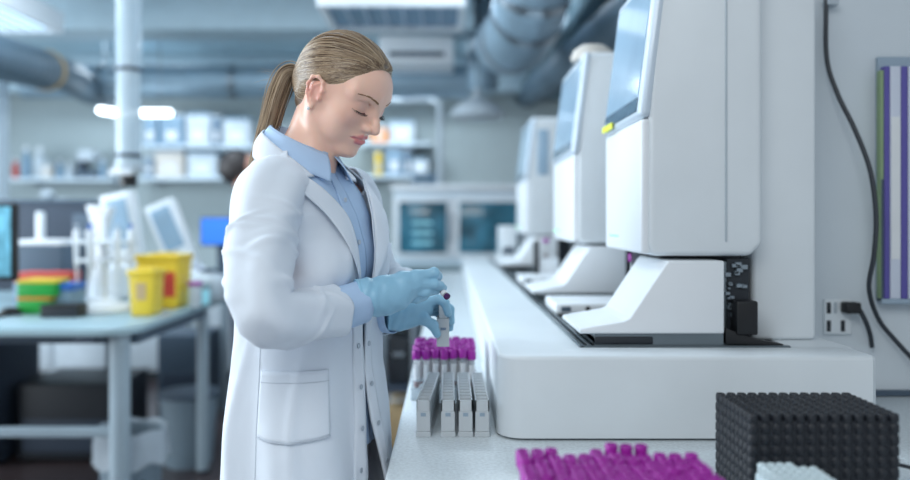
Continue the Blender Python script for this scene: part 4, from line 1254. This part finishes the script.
Vp = np.concatenate([cv, sv]); Fp = np.concatenate([np.array(tri), sf + o]); Cp = np.concatenate([np.tile(HB[0], (o, 1)), scol])
np_mesh('ponytail', Vp, Fp, 'hair', woman, color=Cp)
mb = MB(); 
ring = [tuple(Vector(pc[2]) + Vector(s1[2]) * .0165 * math.cos(a) + Vector(s2[2]) * .0175 * math.sin(a)) for a in [2 * PI * i / 20 for i in range(21)]]
mb.tube(ring, .0036, 8).build('hair_tie', 'hair_tie', woman)
mb = MB()
bm = bmesh.new(); bmesh.ops.create_icosphere(bm, subdivisions=2, radius=.0036)
bmesh.ops.translate(bm, verts=bm.verts, vec=HM @ Vector((.007, -.0800, -.044))); mb.bm(bm)
mb.build('earring', 'pearl', woman)

# ---------------------------------------------------------------- garments
def interp_tab(tab):
    z = np.array([r[0] for r in tab][::-1]); cols = [np.array([r[i] for r in tab][::-1]) for i in range(1, len(tab[0]))]
    return lambda x: [float(np.interp(x, z, c)) for c in cols]
# z: a(front half depth), b(side half width), cf (centre shift forward), phi_near, phi_far(deg from front)
COAT = interp_tab([
    (1.470, .048, .056, -.020, 80, 82), (1.450, .054, .078, -.018, 68, 68), (1.430, .062, .115, -.016, 54, 56), (1.405, .074, .148, -.012, 37, 46),
    (1.375, .088, .166, -.006, 24, 33), (1.33, .104, .172, .0, 13, 22), (1.267, .118, .168, .0, 9, 14), (1.226, .122, .164, .0, 9, 9),
    (1.14, .118, .156, .0, 4, 1), (1.05, .122, .158, -.002, 2, -1), (.95, .132, .170, -.003, 3, 2), (.80, .142, .184, .0, 7, 12), (.60, .168, .205, .0, 14, 26)])
CC = Vector((-.268, 1.47, 0))
def folds(ph, z):
    d = math.radians(ph); w = 0.0
    g = min(1, max(0, (1.22 - z) / .3))
    w += .0045 * g * math.sin(5 * d + 3 * z + .6) + .003 * g * math.sin(9 * d - 6 * z + 2)
    w += .0045 * g * math.exp(-((math.sin(3.5 * d + 1.5 + 2.0 * math.sin(5 * z))) / .25) ** 2)
    t = min(1, max(0, (z - 1.1) / .12))
    # diagonal pulls from the chest toward the armhole
    w += .0042 * t * math.sin(17 * (z + .10 * d) * 2.6 + 1.2) * math.exp(-((ph - 55) / 40) ** 2)
    w += .004 * t * math.exp(-(math.sin(4 * d + 9 * z) / .3) ** 2) 
    w += .003 * math.sin(23 * z + 3 * d + 2 * math.sin(2 * d)) * math.exp(-((z - 1.16) / .07) ** 2)
    return w * 1.35
def coat_pt(ph, z, off=0.0, fold=True):
    a, b, cf, _, _ = COAT(z); d = math.radians(ph)
    n = 2.25
    c, s = math.cos(d), math.sin(d)
    k = (abs(c) ** n + abs(s) ** n) ** (-1 / n)
    if fold: off = off + folds(ph, z)
    bump = .017 * math.exp(-((z - 1.235) / .05) ** 2) * (math.exp(-((ph - 38) / 22) ** 2) + math.exp(-((ph - 322) / 22) ** 2))
    return Vector((CC.x, CC.y, z)) + TF * (cf + c * k * (a + off + bump)) + TR * (s * k * (b + off + bump * .5))
def grid_mesh(pts, closed_u=False):
    nv, nu = len(pts), len(pts[0]); v = [tuple(p) for r in pts for p in r]; f = []
    for j in range(nv - 1):
        for i in range(nu - (0 if closed_u else 1)):
            k = (i + 1) % nu
            f.append((j * nu + i, j * nu + k, (j + 1) * nu + k, (j + 1) * nu + i))
    return MB().add(v, f)
def cloth(mb, name, m, parent, th=.0022, off=-1):
    o = mb.build(name, m, parent, angle=180)
    md = o.modifiers.new('thickness', 'SOLIDIFY'); md.thickness = th; md.offset = 0
    return o
zs = list(np.concatenate([np.linspace(.60, 1.30, 90), np.linspace(1.306, 1.448, 30)]))
rows = []
for z in zs:
    _, _, _, p1, p2 = COAT(z)
    rows.append([coat_pt(p1 + (360 - p2 - p1) * i / 140, z) for i in range(141)])
coat = cloth(grid_mesh(rows), 'lab_coat', 'coat', woman)
# trousers + shirt
def torso_rows(z0, z1, n, shrink, ph0=0, ph1=360, m=72):
    r = []
    for z in np.linspace(z0, z1, n):
        r.append([coat_pt(ph0 + (ph1 - ph0) * i / m, z, -shrink(z), False) for i in range(m + 1)])
    return r
def shirt_pt(ph, z, off=0):
    d = math.radians(ph)
    w = .0022 * math.sin(7 * d + 22 * z) + .0018 * math.sin(31 * z + 4 * d + 1)
    return coat_pt(ph, z, -.016 + w + off, False)
rows = [[shirt_pt(360 * i / 90, z) for i in range(91)] for z in np.linspace(.90, 1.436, 70)]
shirt = cloth(grid_mesh(rows), 'shirt', 'shirt', woman)
cloth(grid_mesh([[shirt_pt(ph, z, .003) for ph in np.linspace(-9, 4, 8)] for z in np.linspace(.90, 1.43, 60)]), 'placket', 'shirt', shirt)
for z in (1.36, 1.28, 1.20, 1.12, 1.04):
    p = shirt_pt(-2, z, .0055)
    MB().lathe([(.0045, 0), (.005, .001), (.0045, .002), (0, .002)], (0, 0, 0), 12, M4=Matrix.Translation(p) @ TF.to_track_quat('Z', 'Y').to_matrix().to_4x4()).build('shirt_button', 'thread', shirt)
def leg_sdf(p):
    u = np.stack([(p - np.array((C0.x, C0.y, 0), np.float32)) @ np.array(TF, np.float32), np.abs((p - np.array((C0.x, C0.y, 0), np.float32)) @ np.array(TR, np.float32)), p[..., 2]], -1)
    d = ell(u, (-.01, 0, .93), (.098, .148, .13))
    d = smin(d, cap(u, (-.005, .085, .86), (.0, .08, .48), .078, .060), .03)
    d = smin(d, cap(u, (.0, .08, .48), (-.012, .078, .12), .060, .052), .02)
    return np.maximum(d, np.maximum(.09 - p[..., 2], p[..., 2] - .98))
V, Fc = surface_nets(leg_sdf, (-.50, 1.25, .05), (-.05, 1.72, 1.0), .012)
np_mesh('trousers', V, Fc, 'trousers', woman)
for s in (-1, 1):
    def shoe_sdf(p, s=s):
        u = np.stack([(p - np.array((C0.x, C0.y, 0), np.float32)) @ np.array(TF, np.float32), ((p - np.array((C0.x, C0.y, 0), np.float32)) @ np.array(TR, np.float32)) * s, p[..., 2]], -1)
        d = smin(cap(u, (-.035, .078, .055), (.06, .082, .045), .044, .042), ell(u, (.11, .088, .035), (.07, .044, .035)), .03)
        return np.maximum(d, .004 - p[..., 2])
    V, Fc = surface_nets(shoe_sdf, (-.5, 1.25, 0), (-.05, 1.72, .14), .007)
    np_mesh('shoe', V, Fc, 'shoe', woman)

# sleeves --------------------------------------------------------
def sleeve(path, rads, parent, seed=0, seg=170, nu=72, fl=None, spread=1.0):
    r_ = np.random.default_rng(seed)
    pts = np.array(arc(path, 40)); L = np.concatenate([[0], np.cumsum(np.linalg.norm(np.diff(pts, axis=0), axis=1))]); L /= L[-1]
    t = np.linspace(0, 1, seg); C = np.stack([np.interp(t, L, pts[:, i]) for i in range(3)], 1)
    Rr = np.interp(t, [a for a, b in rads], [b for a, b in rads])
    T = np.gradient(C, axis=0); T /= np.linalg.norm(T, axis=1)[:, None]
    # smooth tangents
    for _ in range(12): T[1:-1] = (T[:-2] + T[1:-1] + T[2:]) / 3
    T /= np.linalg.norm(T, axis=1)[:, None]
    up = np.array((0, 1.0, 0)); rows = []
    ridges = []
    for k in range(26):
        c = fl(r_) if fl else (r_.uniform(.35, .75), r_.uniform(0, 2 * PI))
        ridges.append((c[0], c[1], r_.uniform(.35, 1.2), r_.uniform(-.09, .09), r_.uniform(.009, .018), r_.uniform(.0035, .0062)))
    for i in range(seg):
        s = np.cross(T[i], up); s /= np.linalg.norm(s); up = np.cross(s, T[i]); up /= np.linalg.norm(up)
        row = []
        for j in range(nu):
            a = 2 * PI * j / nu; w = 0
            for (c, ph, wa, sl, ws, amp) in ridges:
                da = (a - ph + PI) % (2 * PI) - PI
                if abs(da) < wa * 2.4:
                    w += amp * math.exp(-(da / wa) ** 2) * math.exp(-((t[i] - c - sl * da) / ws) ** 2)
            w += .0022 * math.sin(5 * a + 9 * t[i] + seed) + .0014 * math.sin(21 * t[i] + 2 * a)
            row.append(C[i] + (s * math.cos(a) + up * math.sin(a)) * (Rr[i] + w))
        rows.append(row)
    return rows, C, T
def elbow_folds(r):
    return (r.normal(.50, .10) if r.random() < .55 else r.uniform(.12, .95), r.uniform(0, 2 * PI))
pathR = [(-.288, 1.395, 1.372), (-.310, 1.330, 1.370), (-.314, 1.275, 1.290), (-.306, 1.215, 1.218), (-.286, 1.203, 1.173), (-.252, 1.250, 1.162), (-.200, 1.328, 1.162)]
radR = [(0, .034), (.06, .053), (.15, .060), (.3, .057), (.45, .055), (.52, .052), (.60, .050), (.75, .045), (.9, .043), (1, .044)]
rowsR, CR, TRr = sleeve(pathR, radR, coat, seed=3, fl=elbow_folds)
# shoulder cap: close toward the torso
cloth(grid_mesh(rowsR, True), 'sleeve', 'coat', coat)
pathL = [tp(.0, -.13, 1.385), tp(.0, -.165, 1.365), (-.19, 1.665, 1.26), (-.15, 1.68, 1.17), (-.09, 1.62, 1.165), tuple(P(384, 314, 1.515))]
rowsL, _, _ = sleeve(pathL, [(0, .05), (.1, .06), (.4, .056), (.6, .052), (1, .043)], coat, seed=5, seg=90, nu=40)
cloth(grid_mesh(rowsL, True), 'sleeve', 'coat', coat)
# hem stitch of the near cuff
cloth(grid_mesh([[tuple(np.array(r) + (np.array(r) - CR[i]) / .05 * .0006) for r in rowsR[i]] for i in (160, 161)], True), 'cuff_stitch', 'thread', coat, .0006)
# armhole seam
# shirt cuffs
W1 = P(356, 302, 1.363)
d1 = (Vector(W1) - Vector(CR[-1])).normalized()
c0, c1_ = Vector(CR[-5]) , P(361, 302, 1.368)
rows = [[c0.lerp(c1_, t) + (Vector((0, 0, 1)) * math.sin(a) * 1.05 + Vector((.55, -.83, 0)).cross(Vector((0, 0, 1))).normalized() * math.cos(a) * 0.0 + (c1_ - c0).normalized().cross(Vector((0, 0, 1))).normalized() * math.cos(a)) * (.0370 - .000 * t + .0008 * math.sin(6 * a)) for a in [2 * PI * k / 40 for k in range(40)]] for t in np.linspace(0, 1, 8)]
cloth(grid_mesh(rows, True), 'shirt_cuff', 'shirt', shirt)
c0, c1_ = P(366, 311, 1.54), P(394, 316, 1.507)
rows = [[c0.lerp(c1_, t) + (Vector((0, 0, 1)) * math.sin(a) + (c1_ - c0).normalized().cross(Vector((0, 0, 1))).normalized() * math.cos(a)) * (.037 - .003 * t) for a in [2 * PI * k / 32 for k in range(32)]] for t in np.linspace(0, 1, 6)]
cloth(grid_mesh(rows, True), 'shirt_cuff', 'shirt', shirt)

# lapels and collars ----------------------------------------------
def ribbon(inner, outer, n=26, m=8, bulge=.004, nrm=None):
    A = arc(inner, 10); B = arc(outer, 10)
    def rs(C):
        C = np.array(C); L = np.concatenate([[0], np.cumsum(np.linalg.norm(np.diff(C, axis=0), axis=1))]); L /= L[-1]
        return np.stack([np.interp(np.linspace(0, 1, n), L, C[:, i]) for i in range(3)], 1)
    A, B = rs(A), rs(B); rows = []
    cen = np.array((NB.x, NB.y, 0))
    for i in range(n):
        row = []
        for j in range(m):
            t = j / (m - 1); p = A[i] * (1 - t) + B[i] * t
            o = p - cen; o[2] = 0; o /= np.linalg.norm(o) + 1e-9
            row.append(tuple(p + o * bulge * math.sin(PI * t)))
        rows.append(row)
    return grid_mesh(rows)
def N(ph, r, z, cf=.0):
    d = math.radians(ph); return tuple(Vector((NB.x, NB.y, z)) + TF * (r * math.cos(d) + cf) + TR * r * math.sin(d))
def e(z, side, off, dph=0):
    _, _, _, p1, p2 = COAT(z); ph = (p1 + dph) if side > 0 else 360 - p2 - dph
    return tuple(coat_pt(ph, z, off))
for side in (1, -1):
    inner = [e(1.405, side, .004, 2), e(1.375, side, .004, 0), e(1.33, side, .004, -1), e(1.28, side, .004, -1), e(1.235, side, .004, -1), e(1.20, side, .003, -1)]
    outer = [e(1.392, side, .010, 15), e(1.368, side, .013, 20), e(1.33, side, .013, 17), e(1.28, side, .012, 11), e(1.235, side, .009, 5), e(1.20, side, .004, 0)]
    cloth(ribbon(inner, outer, 40, 10, .003), 'lapel', 'coat', coat, .0024)
sgn = lambda ph: ph
inner = [N(38, .088, 1.402), N(60, .088, 1.428), N(90, .084, 1.462), N(130, .074, 1.490), N(180, .066, 1.498), N(230, .074, 1.490), N(270, .084, 1.462), N(300, .088, 1.428), N(322, .088, 1.402)]
outer = [N(52, .112, 1.398), N(68, .124, 1.408), N(92, .118, 1.424), N(135, .090, 1.446), N(180, .078, 1.456), N(225, .090, 1.446), N(268, .124, 1.424), N(292, .124, 1.408), N(308, .112, 1.398)]
cloth(ribbon(inner, outer, 90, 10, .006), 'coat_collar', 'coat', coat, .0026)
inner = [N(8, .068, 1.447), N(40, .064, 1.458), N(80, .063, 1.478), N(130, .060, 1.500), N(180, .058, 1.508), N(230, .060, 1.500), N(280, .063, 1.478), N(320, .064, 1.458), N(352, .068, 1.447)]
outer = [N(22, .102, 1.392), N(50, .088, 1.412), N(85, .083, 1.440), N(130, .074, 1.468), N(180, .070, 1.480), N(230, .074, 1.468), N(275, .083, 1.440), N(310, .088, 1.412), N(338, .102, 1.392)]
cloth(ribbon(inner, outer, 90, 8, .004), 'shirt_collar', 'shirt', shirt, .002)
inner = [N(4, .060, 1.430), N(60, .058, 1.440), N(120, .058, 1.475), N(180, .056, 1.49), N(240, .058, 1.475), N(300, .058, 1.440), N(356, .060, 1.430)]
outer = [N(6, .068, 1.449), N(60, .063, 1.468), N(120, .060, 1.498), N(180, .0575, 1.508), N(240, .060, 1.498), N(300, .063, 1.468), N(354, .068, 1.449)]
cloth(ribbon(inner, outer, 70, 5, 0), 'collar_stand', 'shirt', shirt, .002)

# pockets, snaps, seams
rows = [[coat_pt(35 + 50 * i / 30, z - .006 * math.sin(PI * i / 30) * (1 if z < .96 else 0), .0045) for i in range(31)] for z in np.linspace(.945, 1.06, 14)]
pk_ = cloth(grid_mesh(rows), 'pocket', 'coat', coat, .002)
cloth(grid_mesh([[coat_pt(35 + 50 * i / 30, z - .006 * math.sin(PI * i / 30) * (1 if z < .96 else 0), .0062) for i in range(31)] for z in (.946, .9478)]), 'pocket_stitch', 'thread', pk_, .0006)
cloth(grid_mesh([[coat_pt(35 + 50 * i / 30, z, .0060) for i in range(31)] for z in (1.040, 1.0412)]), 'pocket_stitch', 'thread', pk_, .0005)
for side in (1, -1):
    for z in (1.165, 1.09, 1.015, .94, .865, .79, .715):
        _, _, _, p1, p2 = COAT(z)
        p = coat_pt(p1 + 4.5 if side > 0 else 360 - p2 - 4.5, z, .004)
        MB().lathe([(.0048, 0), (.0050, .0010), (.004, .0016), (.0026, .0010), (0, .0010)], (0, 0, 0), 16, M4=Matrix.Translation(p) @ TF.to_track_quat('Z', 'Y').to_matrix().to_4x4()).build('snap_button', 'snap', coat)
    def strip(dp0, dp1, off, z0=.61, z1=1.19):
        rr_ = []
        for z in np.linspace(z0, z1, 70):
            _, _, _, p1, p2 = COAT(z)
            rr_.append([coat_pt((p1 + d) if side > 0 else 360 - p2 - d, z, off) for d in np.linspace(dp0, dp1, 5)])
        return grid_mesh(rr_)
    cloth(strip(-.3, 9.5, .0022), 'placket', 'coat', coat, .0018)
# side vent seam running down from the pocket
cloth(grid_mesh([[coat_pt(87.5 + d, z, .0016) for d in (0, .5)] for z in np.linspace(.61, 1.2, 60)]), 'side_seam', 'thread', coat, .0004)

# ---------------------------------------------------------------- gloves
def glove_mesh(name, fn, lo, hi, h=.0015):
    V, Fc = surface_nets(fn, lo, hi, h); return np_mesh(name, V, Fc, 'glove', woman)
def pts_of(*a): return [tuple(P(*q)) for q in a]
rW = P(372, 297, 1.372)
def right_hand(p):
    arm = chain(p, pts_of((357, 299, 1.362), (364, 298, 1.367), (376, 297, 1.374), (390, 295, 1.385)), [.0345, .0335, .0300, .0285], .01)
    # flatten the palm thickness: an ellipsoid-like pair of chains from the wrist to the knuckles
    pa = chain(p, pts_of((384, 288, 1.382), (404, 281, 1.392), (414, 278, 1.398)), [.0200, .0165, .0140], .01)
    pb = chain(p, pts_of((384, 299, 1.384), (402, 291, 1.392), (414, 285, 1.398)), [.0200, .0165, .0135], .01)
    pcx = chain(p, pts_of((382, 304, 1.386), (398, 299, 1.396), (408, 292, 1.402)), [.0165, .0150, .0125], .01)
    d = smin(smin(smin(arm, pa, .02), pb, .02), pcx, .02)
    # fingers: knuckle, middle joint, end joint, tip
    idx = chain(p, pts_of((414, 277, 1.398), (434, 273, 1.408), (437, 276, 1.428), (432, 283, 1.440)), [.0118, .0100, .0092, .0078], .003)
    mid = chain(p, pts_of((414, 284, 1.396), (434, 284, 1.406), (440, 286, 1.418), (443, 288, 1.432)), [.0115, .0098, .0088, .0076], .003)
    rng_ = chain(p, pts_of((409, 290, 1.400), (426, 292, 1.405), (436, 290, 1.424), (437, 288, 1.440)), [.0112, .0094, .0084, .0072], .003)
    pky = chain(p, pts_of((401, 298, 1.402), (416, 299, 1.410), (425, 296, 1.428), (429, 292, 1.442)), [.0102, .0084, .0076, .0068], .003)
    thb = chain(p, pts_of((390, 291, 1.402), (408, 283, 1.432), (426, 284, 1.444), (439, 288, 1.442)), [.0150, .0120, .0100, .0080], .006)
    for f in (idx, mid, rng_, pky, thb): d = smin(d, f, .0042)
    # rolled cuff
    a = np.array(P(357, 299, 1.362), np.float32); b = np.array(P(372, 297.5, 1.371), np.float32); ax = (b - a) / np.linalg.norm(b - a)
    r = p - a; t = r @ ax; rad = np.sqrt(np.maximum((r * r).sum(-1) - t * t, 0))
    ring = np.sqrt((rad - .0345) ** 2 + (t - .002) ** 2) - .0020
    d = smin(d, ring, .002)
    wr = .0011 * np.sin(t * 320 + 3 * np.sin(p[..., 2] * 60)) * np.exp(-((t - .022) / .018) ** 2) + .0009 * np.sin(p[..., 0] * 190 + p[..., 2] * 120) * (rad > .02)
    d = d + wr
    return np.maximum(d, -(t + .001))
glove_mesh('glove', right_hand, (-.19, 1.31, 1.12), (.01, 1.47, 1.26))
def left_hand(p):
    arm = chain(p, pts_of((378, 315, 1.505), (396, 316, 1.51), (408, 314, 1.515)), [.0310, .0265, .0250], .01)
    pa = chain(p, pts_of((404, 309, 1.515), (418, 304, 1.53), (426, 303, 1.535)), [.0180, .0150, .0130], .01)
    pb = chain(p, pts_of((404, 318, 1.515), (418, 315, 1.525), (426, 312, 1.53)), [.0180, .0150, .0120], .01)
    d = smin(smin(arm, pa, .02), pb, .02)
    idx = chain(p, pts_of((425, 303, 1.53), (437, 299, 1.535), (445, 303, 1.53), (448, 313, 1.528)), [.0118, .0100, .0092, .0080], .003)
    mid = chain(p, pts_of((427, 305, 1.545), (441, 301, 1.555), (450, 309, 1.555), (451, 322, 1.552)), [.0115, .0098, .0088, .0076], .003)
    rng_ = chain(p, pts_of((427, 308, 1.56), (441, 306, 1.572), (450, 315, 1.572), (450, 328, 1.568)), [.0112, .0092, .0084, .0072], .003)
    pky = chain(p, pts_of((424, 312, 1.57), (436, 312, 1.585), (445, 319, 1.585), (446, 330, 1.58)), [.0100, .0082, .0076, .0066], .003)
    thb = chain(p, pts_of((410, 318, 1.51), (424, 319, 1.508), (433, 325, 1.512), (437, 334, 1.520)), [.0150, .0115, .0098, .0080], .006)
    for f in (idx, mid, rng_, pky, thb): d = smin(d, f, .0042)
    a = np.array(P(386, 315.5, 1.505), np.float32); b = np.array(P(405, 315, 1.515), np.float32); ax = (b - a) / np.linalg.norm(b - a)
    r = p - a; t = r @ ax; rad = np.sqrt(np.maximum((r * r).sum(-1) - t * t, 0))
    d = smin(d, np.sqrt((rad - .0295) ** 2 + (t - .002) ** 2) - .002, .002)
    d = d + .001 * np.sin(t * 330 + 2 * np.sin(p[..., 2] * 70)) * np.exp(-((t - .02) / .018) ** 2)
    return np.maximum(d, -(t + .001))
glove_mesh('glove', left_hand, (-.150, 1.46, 1.06), (.02, 1.62, 1.19))

# held tube and rack
a, b = P(436, 285, 1.437), P(447.5, 297, 1.405)
t = thing('sample_tube', 'small capped blood tube pinched in the near gloved hand', 'sample tube', a)
dv = (b - a).normalized()
MB().tube([a - dv * .03, a, b - dv * .006], .0055, 14).build('tube', 'tube_glass', t)
MB().tube([a - dv * .03, a, b - dv * .008], .0045, 10).build('blood', 'blood', t)
MB().tube([b - dv * .004, b, b + dv * .001], [.0062, .0062, .005], 16).build('cap', 'purple_dark', t)
MB().tube([b - dv * .016, b - dv * .0075], .0060, 14).build('label_sticker', 'paper', t)
t = thing('sample_rack', 'pale grey narrow rack held upright by the far gloved hand', 'sample rack', P(443, 340, 1.535))
mb = MB(); R_ = P(443, 0, 1.535); z0, z1 = P(0, 346, 1.535).z, P(0, 318, 1.535).z
mb.box(R_.x - .0125, R_.x + .0125, 1.525, 1.60, z0, z1, .0015); mb.build('body', 'rack_grey', t)
MB().box(R_.x - .008, R_.x + .008, 1.527, 1.6, z1, z1 + .028, .001).build('divider', 'rack_grey', t)
MB().box(R_.x - .005, R_.x + .006, 1.524, 1.526, P(0, 329.5, 1.535).z, P(0, 327, 1.535).z).build('number_sticker', 'print_grey', t)

# ================================================================== the person behind
t = thing('person', 'dark haired person seen behind the woman\'s shoulder', 'person', (-1.42, 5.0, 0))
MC = Vector((-1.385, 5.0, 0))
def man_sdf(p):
    u = p - np.array(MC, np.float32); uu = u.copy(); uu[..., 1] = np.abs(uu[..., 1])
    d = ell(u, (.02, 0, 1.66), (.095, .075, .115))
    d = smin(d, ell(u, (.045, 0, 1.60), (.06, .055, .07)), .03)
    d = smin(d, ell(u, (.115, 0, 1.63), (.015, .012, .02)), .01)
    d = smin(d, cap(u, (.02, 0, 1.60), (.06, 0, 1.44), .050, .055), .03)
    d = smin(d, ell(u, (.07, 0, 1.26), (.09, .17, .20)), .05)
    d = smin(d, ell(u, (.07, 0, .96), (.10, .16, .16)), .08)
    d = smin(d, cap(uu, (.06, .08, .9), (.06, .09, .10), .085, .045), .03)
    d = smin(d, cap(uu, (.05, .09, .05), (.19, .10, .035), .04, .032), .02)
    d = smin(d, chain(uu, [(.07, .17, 1.37), (.09, .21, 1.10), (.28, .15, 1.08)], [.055, .042, .032]), .03)
    return d
V, Fc = surface_nets(man_sdf, MC + Vector((-.3, -.35, -.01)), MC + Vector((.35, .35, 1.85)), .015)
np_mesh('body', V, Fc, 'skin', t, color=np.tile(np.array(lin((200, 150, 130))[:3]), (len(V), 1)))
def mh(p):
    u = p - np.array(MC, np.float32)
    return np.maximum(ell(u, (-.012, 0, 1.672), (.120, .095, .118)) + .004 * np.sin(u[..., 0] * 90) * np.sin(u[..., 2] * 110 + u[..., 1] * 60), u[..., 0] - .065 - .5 * (u[..., 2] - 1.68) * 0 )
V, Fc = surface_nets(mh, MC + Vector((-.15, -.12, 1.5)), MC + Vector((.15, .12, 1.85)), .008)
np_mesh('hair', V, Fc, 'dark_hair', t)
V, Fc = surface_nets(lambda p: np.maximum(man_sdf(p) - .015, np.maximum(p[..., 2] - 1.46, .95 - p[..., 2])), MC + Vector((-.3, -.35, .9)), MC + Vector((.30, .35, 1.5)), .015)
np_mesh('shirt', V, Fc, 'man_shirt', t)
V, Fc = surface_nets(lambda p: np.maximum(man_sdf(p) - .012, np.maximum(p[..., 2] - .97, .08 - p[..., 2])), MC + Vector((-.3, -.35, .05)), MC + Vector((.2, .35, 1.0)), .015)
np_mesh('trousers', V, Fc, 'trousers', t)

V, Fc = surface_nets(lambda p: np.maximum(man_sdf(p) - .010, np.maximum(p[..., 2] - .11, .004 - p[..., 2])), MC + Vector((-.1, -.25, 0)), MC + Vector((.35, .25, .15)), .012)
for s_ in (-1, 1):
    keep = (V[Fc][:, :, 1].mean(1) - MC.y) * s_ > 0
    idx_ = np.unique(Fc[keep]); mp_ = -np.ones(len(V), int); mp_[idx_] = np.arange(len(idx_))
    np_mesh('shoe', V[idx_], mp_[Fc[keep]], 'black', t)
# ================================================================== light and camera
W = bpy.data.worlds.new('World'); SC.world = W; W.use_nodes = True
bg = W.node_tree.nodes['Background']
bg.inputs['Color'].default_value = (0.80, 0.90, 1.0, 1); bg.inputs['Strength'].default_value = 0.5
def area(name, loc, rot, sx, sy, power, col=(1, 1, 1)):
    l = bpy.data.lights.new(name, 'AREA'); l.shape = 'RECTANGLE'; l.size = sx; l.size_y = sy; l.energy = power; l.color = col
    o = bpy.data.objects.new(name, l); COL.objects.link(o); o.location = loc; o.rotation_euler = rot
    return o
COOL = (0.78, 0.90, 1.0)
for i, (x, y, p) in enumerate([(-3.2, 2.4, 45), (-1.0, 2.2, 20), (-4.2, 4.6, 42), (-1.8, 4.4, 36), (0.3, 4.2, 26), (-3.2, 7.9, 42), (-0.6, 7.9, 42), (1.2, 5.5, 20)]):
    area('ceiling_or_fill_light', (x, y, 3.12), (0, 0, 0), 1.2, .5, p, COOL)
# tall windows on the left side of the room
area('window_light', (-5.8, 1.8, 1.7), (0, -PI / 2, 0), 2.2, 3.6, 260, (0.84, 0.93, 1.0))
area('ceiling_or_fill_light', (-0.9, -0.9, 2.9), (math.radians(38), 0, 0), 2.2, 1.2, 36, (0.97, 1.0, 0.99))  # added fill light behind the camera, tilted toward the woman
area('window_light', (-6.2, 6.0, 1.7), (0, -PI / 2, 0), 2.0, 3.6, 110, (0.72, 0.88, 1.0))

cd = bpy.data.cameras.new('Camera'); cam = bpy.data.objects.new('Camera', cd); COL.objects.link(cam)
cam.location = (0, 0, CZ); cam.rotation_euler = (PI / 2, 0, 0)
cd.sensor_width = 36; cd.lens = 36 * F / 910
cd.shift_x = (455 - VX) / 910; cd.shift_y = -(240 - VY) / 910
cd.dof.use_dof = True; cd.dof.focus_distance = 1.40; cd.dof.aperture_fstop = 1.3
SC.camera = cam
SC.view_settings.view_transform = 'Standard'; SC.view_settings.look = 'None'
SC.view_settings.exposure = 0.10; SC.view_settings.gamma = 1.0; SC.view_settings.use_curve_mapping = False
